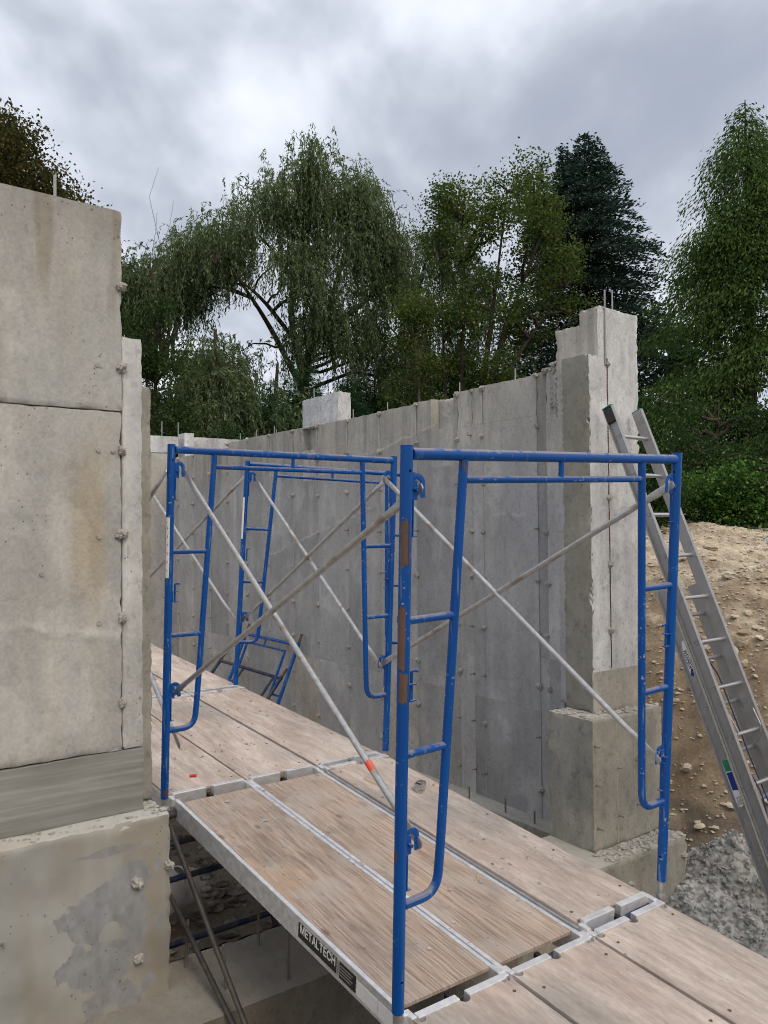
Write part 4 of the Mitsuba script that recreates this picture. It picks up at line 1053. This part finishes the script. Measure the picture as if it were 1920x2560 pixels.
def gravel_heap(cx, cy, z0, h, r, seed, n):
    rg = np.random.default_rng(seed)
    a = np.linspace(0, 2 * np.pi, 72, endpoint=False); q = np.linspace(0, 1, 34)[1:]
    A, Q = np.meshgrid(a, q, indexing='ij'); X, Y = cx + r * Q * np.cos(A), cy + r * Q * np.sin(A)
    P = np.stack([X, Y, X * 0], -1)
    Z = z0 + h * (1 - Q ** .95) * (0.85 + .3 * meshkit.fbm(P * 2.2, 3, seed)) + .12 * (meshkit.fbm(P * 6, 3, seed + 1) - .5) * (Q < .98)
    v = np.vstack([[[cx, cy, z0 + h]], np.stack([X, Y, Z], -1).reshape(-1, 3)]); m = len(q); f = []
    i = np.arange(72); f.append(np.stack([i * 0, 1 + i * m, 1 + ((i + 1) % 72) * m], 1))
    for k in range(m - 1):
        p0, p1 = 1 + i * m + k, 1 + ((i + 1) % 72) * m + k
        f += [np.stack([p0, p0 + 1, p1 + 1], 1), np.stack([p0, p1 + 1, p1], 1)]
    base = trimesh.Trimesh(v, np.vstack(f), process=False)
    if n == 0: return base
    st = []
    pts, _ = trimesh.sample.sample_surface(base, n, seed=seed)
    for p in pts:
        b = trimesh.creation.icosphere(0, 1.0); b.vertices = b.vertices * rg.uniform(.5, 1.4, b.vertices.shape) * rg.uniform(.008, .026) + p; st.append(b)
    return cat([base] + st)


single('gravel_heap', 'grey heap of broken concrete gravel beside the end of the footing', 'gravel', cat([gravel_heap(5.62, 3.38, -3.0, .74, 1.05, 3, 2600), gravel_heap(5.35, 2.55, -3.1, .62, 1.2, 5, 2600), gravel_heap(5.9, 1.7, -3.1, .5, 1.2, 7, 900)]), 'mat_gravel', False, kind='stuff')
single('gravel_heap', 'small grey gravel heap on the bank at the right edge of the picture', 'gravel', gravel_heap(10.0, 5.05, gz(9.5, 5.0) - .12, .42, .75, 9, 900), 'mat_gravel', False, kind='stuff')
# ------------------------------------------------------------------ trees and shrubs beyond the walls
def leaf_quads(C, D, ln, wd, rg, cl):
    """One small rhombic leaf at each centre C, long axis D; uv = (random, clump tone)."""
    n = len(C); D = D / (np.linalg.norm(D, axis=1, keepdims=True) + 1e-9)
    s = np.cross(D, rg.normal(size=(n, 3))); s /= np.linalg.norm(s, axis=1, keepdims=True) + 1e-9
    l = (ln * rg.uniform(.6, 1.3, n))[:, None] / 2; w = (wd * rg.uniform(.7, 1.3, n))[:, None] / 2
    v = np.stack([C - D * l, C + s * w, C + D * l, C - s * w], 1).reshape(-1, 3)
    k = np.arange(n)[:, None] * 4
    f = np.concatenate([k + [0, 1, 2], k + [0, 2, 3]], 1).reshape(-1, 3)
    uv = np.repeat(np.stack([rg.random(n), np.broadcast_to(cl, (n,))], 1), 4, 0)
    return v, f, uv


def put_leaves(parent, name, batches, mat):
    v, f, uv, o = [], [], [], 0
    for a, b, c in batches:
        v.append(a); f.append(b + o); uv.append(c); o += len(a)
    return part(parent, name, mikit.ply((np.vstack(v), np.vstack(f)), mat, smooth=False, uv=np.vstack(uv)), None)


def axes(base):
    v = np.array([base[0], base[1], 0.0]); v /= np.linalg.norm(v)
    return np.array([v[1], -v[0], 0.0]), v          # to the right, away


def limb(a, b, r0, r1, rg, sag=0.0, k=7, wob=.05):
    a, b = np.array(a, float), np.array(b, float); t = np.linspace(0, 1, k)[:, None]; L_ = np.linalg.norm(b - a)
    P = a + (b - a) * t + np.array([0, 0, 1.0]) * sag * L_ * 4 * t * (1 - t)
    P[1:-1] += rg.normal(size=(k - 2, 3)) * L_ * wob * .6
    return sweep(P, np.linspace(r0, r1, k), 7)


def env(table, h):
    t = np.array(table, float); return np.interp(h, t[:, 0], t[:, 1]), np.interp(h, t[:, 0], t[:, 2])


def broadleaf(name, label, base, table, depth, leaf, bark, nclump, per, ls, lw, seed, stems, cr=(.5, 1.0), group=None, twig=.16, droop=.2, bias=1.0):
    """table: (height, left, right) of the outline; stems: polylines (lateral, away, height, radius)."""
    rg = np.random.default_rng(seed); X, Y = axes(base); B = np.array(base, float)
    t = thing(name, label, 'shrub' if 'bush' in name or 'shrub' in name else 'tree', group)
    wood, tips = [], []
    pos = lambda a, b, h: B + X * a + Y * b + np.array([0, 0, h])
    for st in stems:
        P = np.array([pos(*q[:3]) for q in st]); wood.append(sweep(bend(P, .8, 5), np.interp(np.linspace(0, 1, len(bend(P, .8, 5))), np.linspace(0, 1, len(st)), [q[3] for q in st]), 9)); tips.append(P)
    allp = np.vstack([bend(p, .8, 5) for p in tips]) if tips else None
    hs = np.array(table)[:, 0]; batches = []
    for _ in range(nclump):
        h = rg.uniform(hs.min(), hs.max()) ** 1.0; lo, hi = env(table, h)
        a = lo + (hi - lo) * rg.beta(.75, .75); dd = depth * math.sqrt(max(.05, 1 - ((a - (lo + hi) / 2) / max((hi - lo) / 2, .1)) ** 2))
        b = rg.uniform(-dd, dd); r = rg.uniform(*cr)
        c = pos(a, b, h - r * .5)
        if allp is not None:
            cand = allp[allp[:, 2] < c[2] - .1] if (allp[:, 2] < c[2] - .1).any() else allp
            q = cand[np.argmin(np.linalg.norm(cand - c, axis=1))]; wood.append(limb(q, c, .035 + .012 * np.linalg.norm(q - c), .010, rg, .06))
        m = max(5, int(per * r / cr[1] / 14)); tw_ = rg.normal(size=(m, 3)); tw_ /= np.linalg.norm(tw_, axis=1, keepdims=True)
        tw_ = c + tw_ * r * (rg.random(m) ** .45)[:, None] * np.array([1, 1, .72])
        for k in range(0, m, max(1, m // 4)): wood.append(tube(c, tw_[k], .006, 4))
        C = np.repeat(tw_, 14, 0) + rg.normal(size=(m * 14, 3)) * twig
        D = (C - c) * .4 + rg.normal(size=C.shape) * .5 - np.array([0, 0, droop])
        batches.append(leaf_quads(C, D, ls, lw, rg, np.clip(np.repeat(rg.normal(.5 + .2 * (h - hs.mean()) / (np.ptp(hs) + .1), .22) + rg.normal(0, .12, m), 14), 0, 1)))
    if wood: part(t, 'trunk', cat(wood), bark, True)
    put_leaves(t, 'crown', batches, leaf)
    return t


def willow(label, base, table, depth, nb, seed, stems, group, per=26, ls=(.17, .042), strand=(1.0, 2.8), name='willow_tree', leaf='leaf_willow', lowcut=0.0, tight=1.0, top=None):
    rg = np.random.default_rng(seed); X, Y = axes(base); B = np.array(base, float); t = thing(name, label, 'tree', group)
    pos = lambda a, b, h: B + X * a + Y * b + np.array([0, 0, h]); wood, pl, batches = [], [], []
    for st in stems:
        P = bend(np.array([pos(*q[:3]) for q in st]), 1.0, 6); pl.append(P)
        wood.append(sweep(P, np.interp(np.linspace(0, 1, len(P)), np.linspace(0, 1, len(st)), [q[3] for q in st]), 10))
    allp = np.vstack(pl); hs = np.array(table)[:, 0]
    for i in range(nb):
        if top is not None:
            tp = np.array(top, float); 
            if i % 7 == 0: la = rg.uniform(tp[0, 0], tp[-1, 0]); lr = rg.uniform(.4, .75); lh = -.25 - (rg.exponential(1.0) if rg.random() < .80 else rg.uniform(2.5, 6.5)); lb = rg.uniform(-1, 1)
            a = float(np.clip(la + rg.normal() * lr, tp[0, 0], tp[-1, 0])); mid, hw = (tp[0, 0] + tp[-1, 0]) / 2, (tp[-1, 0] - tp[0, 0]) / 2
            ht = np.interp(a, tp[:, 0], tp[:, 1]); h = max(4.2, min(ht - .15, ht + lh + rg.normal() * lr * .6))
        else:
            h = rg.uniform(hs.min() + .5, hs.max()); lo, hi = env(table, h); mid, hw = (lo + hi) / 2, (hi - lo) / 2
            a = mid + hw * rg.uniform(-1, 1)
        dd = depth * math.sqrt(max(.04, 1 - ((a - mid) / max(hw, .2)) ** 2)); b = rg.uniform(-dd, dd) if top is None else float(np.clip(lb * dd + rg.normal() * .5, -dd, dd))
        tip = pos(a, b, h); cand = allp[allp[:, 2] < tip[2]] if (allp[:, 2] < tip[2]).any() else allp
        q = cand[np.argmin(np.linalg.norm((cand - tip) * [1, 1, .7], axis=1))]
        if rg.random() < .75: wood.append(limb(q, tip, .02 + .013 * np.linalg.norm(q - tip), .010, rg, .10))
        rad = rg.uniform(.35, .85) * tight; tone = rg.normal(.5 + .35 * (h - hs.mean()) / np.ptp(hs), .2)
        outw = tip - (B + np.array([0, 0, h])); outw /= np.linalg.norm(outw) + .01
        for _ in range(per):
            o = rg.normal(size=3) * rad * np.array([.75, .75, .42]); ln = rg.uniform(*strand) * (.55 + .45 * rg.random()); m = int(ln / .042)
            s = np.linspace(0, 1, m); dirv = outw * .5 + rg.normal(size=3) * .38 + np.array([.18, -.1, 0]); dirv[2] = 0
            P = tip + o + dirv * (1 - np.exp(-s * 2.2))[:, None] * rg.uniform(.3, .9) + np.array([0, 0, 1.0]) * (.22 * np.sin(np.clip(s * 5, 0, math.pi)) - ln * s ** 1.25)[:, None]
            P = P[P[:, 2] > B[2] + lowcut]
            if len(P) < 3: continue
            C = P + rg.normal(size=P.shape) * .032; D = np.gradient(P, axis=0); D /= np.linalg.norm(D, axis=1, keepdims=True) + 1e-9; D = D + rg.normal(size=P.shape) * .38
            batches.append(leaf_quads(C, D, ls[0], ls[1], rg, np.clip(tone + rg.normal(0, .12), 0, 1)))
    part(t, 'trunk', cat(wood), 'mat_bark', True); put_leaves(t, 'crown', batches, leaf)
    return t


def conifer(name, label, base, H, table, leaf, seed, dz, nbr, ls, lw, droop, dens, group=None, lead=0.0, h0=.3, spread=.10, tops=(), hang=0.0, tone_n=.18, gap=0.0):
    """Whorls of branches on a straight trunk; table: (height, radius)."""
    rg = np.random.default_rng(seed); B = np.array(base, float); t = thing(name, label, 'tree', group)
    tb = np.array(table, float); wood = [sweep([B, B + [lead * .5, 0, H * .5], B + [lead, 0, H]], [.025 * H * .6 + .05, .013 * H * .6 + .03, .012], 9)]; batches = []
    axl = [(0.0, 0.0, 0.0, H, 1.0)] + list(tops)
    for ax, ay, hb, ht, rs in axl:
        h = max(h0, hb)
        while h < ht - .05:
            r = float(np.interp(h, tb[:, 0], tb[:, 1])) * rs if not hb else rs * max(.08, (ht - h) / (ht - hb))
            nn = max(4, int(nbr * (.45 + .55 * min(1, r / 1.5))))
            for k in range(nn):
                az = rg.uniform(0, 2 * math.pi)
                if gap and meshkit.noise(np.array([math.cos(az) * 1.3 + 5, math.sin(az) * 1.3 + 5, h * .9 + ax])) < gap: continue
                L_ = r * rg.uniform(.55, 1.15); m = max(6, int(L_ * dens)); s = rg.random(m) ** .62
                d = np.array([math.cos(az), math.sin(az), 0]); o = B + np.array([ax + lead * h / H, ay, h + rg.uniform(-dz / 2, dz / 2)])
                up = rg.uniform(.05, .30) if droop < .4 else rg.uniform(.1, .35)
                cen = o + d * (s * L_)[:, None] + np.array([0, 0, 1.0]) * ((up * s - droop * s ** 2) * L_)[:, None]
                sd = np.array([-d[1], d[0], 0]); w = spread * (1 + 2.2 * L_ * s * (1 - .6 * s))
                lat = rg.normal(size=m) * w
                C = cen + sd * lat[:, None] + np.array([0, 0, 1.0]) * (rg.normal(size=m) * .05 - np.abs(lat) * .35 - hang * rg.random(m))[:, None]
                D = d * .8 + sd * np.sign(lat)[:, None] * .7 + rg.normal(size=C.shape) * .35 + np.array([0, 0, .15 - hang * 3])
                batches.append(leaf_quads(C, D, ls, lw, rg, np.clip(rg.normal(.5, tone_n) + .55 * (s - .6), 0, 1)))
                if k % 2 == 0: wood.append(sweep([o, o + d * L_ * .5 + [0, 0, (up * .5 - droop * .25) * L_], o + d * L_ * .92 + [0, 0, (up - droop) * L_ * .85]], [.012 + .012 * L_, .010, .004], 5, caps=False))
            h += dz * rg.uniform(.8, 1.2)
    part(t, 'trunk', cat(wood), 'mat_bark', True); put_leaves(t, 'crown', batches, leaf)
    return t


# heights here are above each tree's own base; eye level is z = 0
WG = None
willow('tall weeping willow with dark forked trunk behind the middle of the long wall', (14.3, 24.0, 0.0),
       [(2.5, -5.2, 3.9), (5.0, -6.0, 4.3), (8.2, -6.3, 4.2), (9.6, -6.2, 3.9), (9.9, -3.9, 3.6), (10.6, -4.2, 3.2), (11.4, -3.6, 2.6), (12.1, -1.6, 2.0), (12.9, -.9, .7)], 2.4, 175, 3,
       [[(0, 0, -.2, 0.251), (-.15, .1, 3, 0.218), (-.2, 0, 5.6, 0.178), (.5, .2, 7.0, 0.139), (.9, .4, 8.3, 0.099), (1.6, .2, 10.8, 0.046), (1.9, .3, 11.8, 0.020)],
        [(-.2, 0, 5.4, 0.145), (-.6, -.4, 6.8, 0.099), (-.5, -.6, 8.6, 0.073), (.2, -.6, 10.6, 0.040), (.3, -.4, 12.3, 0.013)],
        [(.45, .2, 6.7, 0.119), (1.5, -.3, 7.4, 0.092), (2.5, -.5, 8.2, 0.079), (2.9, -.4, 8.3, 0.053), (3.2, -.3, 8.6, 0.026)],
        [(-.15, 0, 4.6, 0.106), (-1.4, .6, 7.2, 0.073), (-2.6, .5, 9.0, 0.046), (-3.4, .3, 9.9, 0.020)],
        [(-.1, 0, 2.9, 0.132), (-2.0, -.3, 3.9, 0.112), (-3.4, -.4, 4.9, 0.092), (-4.6, -.5, 5.6, 0.073), (-5.4, -.3, 5.0, 0.040)],
        [(-.4, -.3, 6.3, 0.079), (-1.6, -1.6, 7.6, 0.053), (-2.9, -2.0, 8.4, 0.026)], [(.1, .1, 7.6, 0.066), (-1.4, .2, 9.9, 0.040), (-2.4, .3, 10.8, 0.020)]], WG, per=40, strand=(.55, 1.7), tight=.85, top=[(-6.6, 8.6), (-5.8, 9.1), (-4.2, 9.3), (-3.6, 10.4), (-2.3, 10.9), (-1.65, 11.6), (-1.1, 11.8), (0, 12.1), (.96, 11.9), (1.8, 11.5), (2.6, 10.7), (3.4, 9.9), (4.6, 9.3)])
willow('second weeping willow with leaning dark trunk partly behind the yellowing maple', (17.6, 22.4, 0.0),
       [(2.5, -2.2, 2.4), (6.0, -2.4, 2.6), (8.6, -1.6, 2.6), (9.6, -.8, 2.4), (10.9, .2, 1.9)], 2.2, 52, 5,
       [[(-.3, 0, -.2, .30), (-.2, 0, 3.2, .24), (.1, 0, 5.0, .2), (0, .2, 8.0, .08)], [(-.1, 0, 4.2, .17), (1.0, .3, 5.2, .13), (1.7, .5, 6.4, .07), (1.8, .5, 7.2, .03)], [(-.2, 0, 3.0, .12), (.9, -.4, 3.7, .09), (1.9, -.3, 4.8, .05)]], WG, per=48, strand=(.6, 1.9), tight=.72)
willow('dense hanging willow curtain low behind the raised block of the wall', (9.8, 21.9, 0.0), [(1.8, -1.2, 1.1), (4.4, -1.0, 1.0), (5.4, -.5, .5)], 1.1, 30, 9,
       [[(0, 0, -.2, .2), (0, 0, 4.0, .12), (.1, 0, 5.8, .04)]], WG, per=40, strand=(1.4, 3.2))
willow('shaggy dull green willow beside the bare reddish sapling', (11.5, 21.3, 0.0), [(1.0, -1.2, 1.2), (2.4, -1.0, 1.0), (3.4, -.4, .4)], 1.0, 22, 10, [[(0, 0, -.2, .2), (0, 0, 3.4, .12), (.1, 0, 4.9, .04)]], WG, per=34, strand=(1.2, 2.8))

broadleaf('maple_tree', 'open maple with several leaning stems and olive yellow leaves left of the dark spruce', (15.2, 17.2, 0.0),
          [(3.4, -.3, 2.0), (5.0, -.5, 2.4), (6.4, -.6, 3.2), (8.0, -.7, 3.3), (9.0, -.8, 2.8), (9.5, -.5, 2.4), (9.9, .6, 2.2), (10.2, 1.2, 1.8)], 1.7, 'leaf_maple', 'mat_bark', 80, 520, .088, .062, 21,
          [[(.2, 0, -.2, 0.149), (.6, 0, 3.4, 0.118), (1.5, .2, 6.2, 0.068), (2.3, .3, 8.2, 0.031)], [(.1, .1, 0, 0.124), (.5, .2, 3.2, 0.093), (.95, .3, 6.2, 0.062), (1.4, .4, 9.6, 0.025)], [(0, -.2, 0, 0.081), (.0, -.3, 3.4, 0.062), (.15, -.5, 6.6, 0.037), (.1, -.4, 8.4, 0.019)],
           [(-.5, 0, 0, 0.050), (-.4, -.2, 3.5, 0.037), (-.5, -.2, 6.0, 0.025), (-.5, -.1, 7.6, 0.012)], [(.6, 0, 3.2, 0.062), (1.9, -.3, 5.2, 0.043), (2.9, -.2, 6.6, 0.019)]], (.35, .80), twig=.13)
broadleaf('maple_tree', 'slender young maple with red and yellow green leaves in front of the second willow', (13.6, 17.2, 0.0), [(2.0, -.7, .8), (5.0, -.6, .7), (6.2, -.2, .4)], .7, 'leaf_maple', 'mat_barkpale', 24, 480, .08, .055, 22,
          [[(0, 0, -.2, .06), (.1, 0, 3, .045), (.0, 0, 6.2, .015)]], (.35, .6))
conifer('spruce_tree', 'tall dark blue green spruce with ragged tip behind the concrete pier', (20.4, 17.0, 0.0), 12.5,
        [(0, 3.3), (3.2, 3.3), (5.5, 3.05), (8.0, 2.5), (9.5, 2.0), (11.3, 1.15), (12.3, .4), (12.5, .1)], 'leaf_spruce', 31, .25, 16, .155, .052, .34, 74, h0=1.0, spread=.13,
        tops=((-.75, .3, 8.5, 12.1, .9), (-1.0, .9, 9.0, 11.7, .8), (-.3, .5, 10.2, 12.35, .5)))
conifer('redwood_tree', 'feathery light green conifer with drooping sprays at the right edge of the picture', (19.0, 10.8, 0.0), 10.5,
        [(0, 2.7), (2.0, 2.8), (5.0, 2.45), (7.0, 1.95), (8.6, 1.35), (9.8, .75), (10.3, .35), (10.5, .1)], 'leaf_redwood', 33, .25, 16, .125, .036, .30, 120, h0=.5, spread=.17, hang=.45, tone_n=.26, gap=.37, tops=((.55, -.2, 7.0, 9.9, .8), (-.6, .2, 6.2, 9.2, .9), (-1.2, -.1, 4.6, 7.6, .9)))
conifer('redwood_tree', 'feathery light green conifer just beyond the right edge', (20.4, 8.6, 0.0), 9.0, [(0, 2.6), (3, 2.4), (6, 1.5), (9, .1)], 'leaf_redwood', 34, .36, 9, .15, .042, .30, 46, h0=.5, spread=.16, hang=.35)
broadleaf('oak_tree', 'brownish green oak rising over the top of the left wall', (3.6, 19.0, 0.0), [(6.0, -4.4, 2.2), (6.9, -4.4, 2.0), (7.6, -4.2, 1.45), (8.3, -4.0, .8), (9.0, -3.6, .2)], 2.2, 'leaf_oak', 'mat_bark', 130, 760, .085, .055, 41,
          [[(-1.2, 0, -.2, .3), (-1.0, 0, 4, .24), (-.8, .2, 7, .12), (-1.0, .3, 8.4, .04)], [(-1.0, 0, 4, .18), (.4, -.2, 6.2, .1), (1.4, -.1, 7.2, .04)], [(-1.0, 0, 4.6, .16), (-2.6, .2, 7.6, .08), (-3.4, .2, 8.3, .03)]], (.4, .85), twig=.13)
broadleaf('young_tree', 'dark leafy young tree just right of the left wall', (7.7, 20.3, 0.0), [(1.5, -.9, .7), (4.2, -.9, .6), (5.4, -.7, .3), (5.9, -.5, .1)], 1.0, 'leaf_dark', 'mat_bark', 34, 480, .085, .055, 42, [[(-.2, 0, -.2, .09), (-.2, 0, 3, .07), (-.1, 0, 5.8, .02)]], (.35, .7))
single('bare_sapling', 'bare thin twigs showing against the sky at the top right of the left wall', 'sapling', cat([limb((7.35, 20.5, 4.5), (7.35 + dx_, 20.5, 4.5 + dz_), .012, .003, np.random.default_rng(k), .03, 6, .06) for k, (dx_, dz_) in enumerate(((.35, 5.0), (.75, 4.2), (.55, 3.0), (.9, 2.4), (.3, 3.8), (.7, 1.6)))] + [tube([7.35, 20.5, 0], [7.35, 20.5, 4.5], .03, 7)]), 'mat_bark', True)

for k, (x, y, H, r, lab) in enumerate(((9.4, 20.0, 2.9, 1.15, 'bright green young pine above the far wall'), (11.0, 20.6, 4.2, 1.3, 'young pine between the far wall and the raised block'), (16.2, 22.8, 5.6, 1.6, 'soft green pine behind the raised block of the long wall'), (14.3, 21.6, 5.0, 1.3, 'small pine left of the second willow trunk'), (12.9, 22.0, 5.4, 1.7, 'dark pine in front of the trunk of the tall willow'))):
    conifer('pine_tree', lab, (x, y, 0.0), H, [(0, r), (H * .35, r), (H * .7, r * .7), (H, .12)], 'leaf_pine', 50 + k, .16, 14, .12, .020, .10, 95, h0=.2, spread=.16)
for k, (x, y, H, w, lab) in enumerate(((12.0, 19.6, 2.9, .7, 'reddish brown dying sapling above the long wall'), (16.4, 20.4, 2.9, .9, 'dark red sumac shrub between the willow and the maple'))):
    broadleaf('red_shrub', lab, (x, y, 0.0), [(1.4, -w, w), (2.4, -w * .9, w * .8), (H, -.2, .2)], .4, 'leaf_red', 'mat_barkpale', 12, 200, .10, .035, 60 + k, [[(0, 0, -.1, .03), (.1, 0, 1.5, .025), (.0, 0, H, .01)]], (.3, .5), twig=.13)

BG = 'bushes'
for k, (x, y, H, w, lab) in enumerate(((9.6, 7.3, 1.25, .6, 'tall loose shrub behind the top of the ladder'), (10.9, 7.0, .75, .6, 'leafy green bush at the top of the bank beside the ladder'), (11.2, 6.2, 1.05, .65, 'bright green bush on the crest of the bank'), (11.6, 5.7, .7, .55, 'leafy bush on the bank by the right edge of the picture'), (12.9, 6.9, 1.45, 1.2, 'darker bush behind the bright ones on the bank'), (12.4, 5.2, 1.2, 1.0, 'bush beyond the right edge on the bank'), (13.2, 8.2, 2.2, 1.2, 'dark tall bush behind the pier'))):
    broadleaf('bush', lab, (x, y, gz(x, y) - .05), [(.12, -w, w), (H * .55, -w * .95, w * .9), (H * .85, -w * .6, w * .6), (H, -w * .2, w * .2)], w * .8, 'leaf_bush' if k not in (0, 4, 6) else 'leaf_dark', 'mat_bark', 24, 520, .055, .038, 70 + k, [[(0, 0, -.1, .03), (.05, 0, H * .5, .02), (.1, 0, H * .9, .008)]], (.13, .40), twig=.10, droop=.1)

# the wood behind, which reads as one dark mass
rg = np.random.default_rng(99); bt = []; wd = []
for k in range(210):
    az = math.radians(rg.uniform(4, 68)); d_ = rg.uniform(25, 36); x, y = d_ * math.sin(az), d_ * math.cos(az)
    hmax = 2.6 + 3.4 * meshkit.fbm(np.array([az * 9, 3.3, .5]), 3, 6) + (2.2 if az > math.radians(54) else 0)
    r = rg.uniform(.5, 1.3); c = np.array([x, y, rg.uniform(-.2, 1.0) * hmax]); m = 240
    u = rg.normal(size=(m, 3)); u /= np.linalg.norm(u, axis=1, keepdims=True); C = c + u * r * (rg.random(m) ** .4)[:, None] + rg.normal(size=(m, 3)) * .1
    bt.append(leaf_quads(C, rg.normal(size=C.shape), .26, .17, rg, np.clip(rg.normal(.45, .25), 0, 1)))
    if k % 5 == 0: wd.append(tube([x, y, -.3], [x + rg.normal() * .5, y, hmax + 1.0], .07, 6))
v, f, uv, o = [], [], [], 0
for a, b, c in bt: v.append(a); f.append(b + o); uv.append(c); o += len(a)
k = thing('far_wood', 'dark far wood seen through the gaps between the trees', 'wood', kind='stuff')
scene[k] = mikit.ply((np.vstack(v), np.vstack(f)), 'leaf_dark', smooth=False, uv=np.vstack(uv))
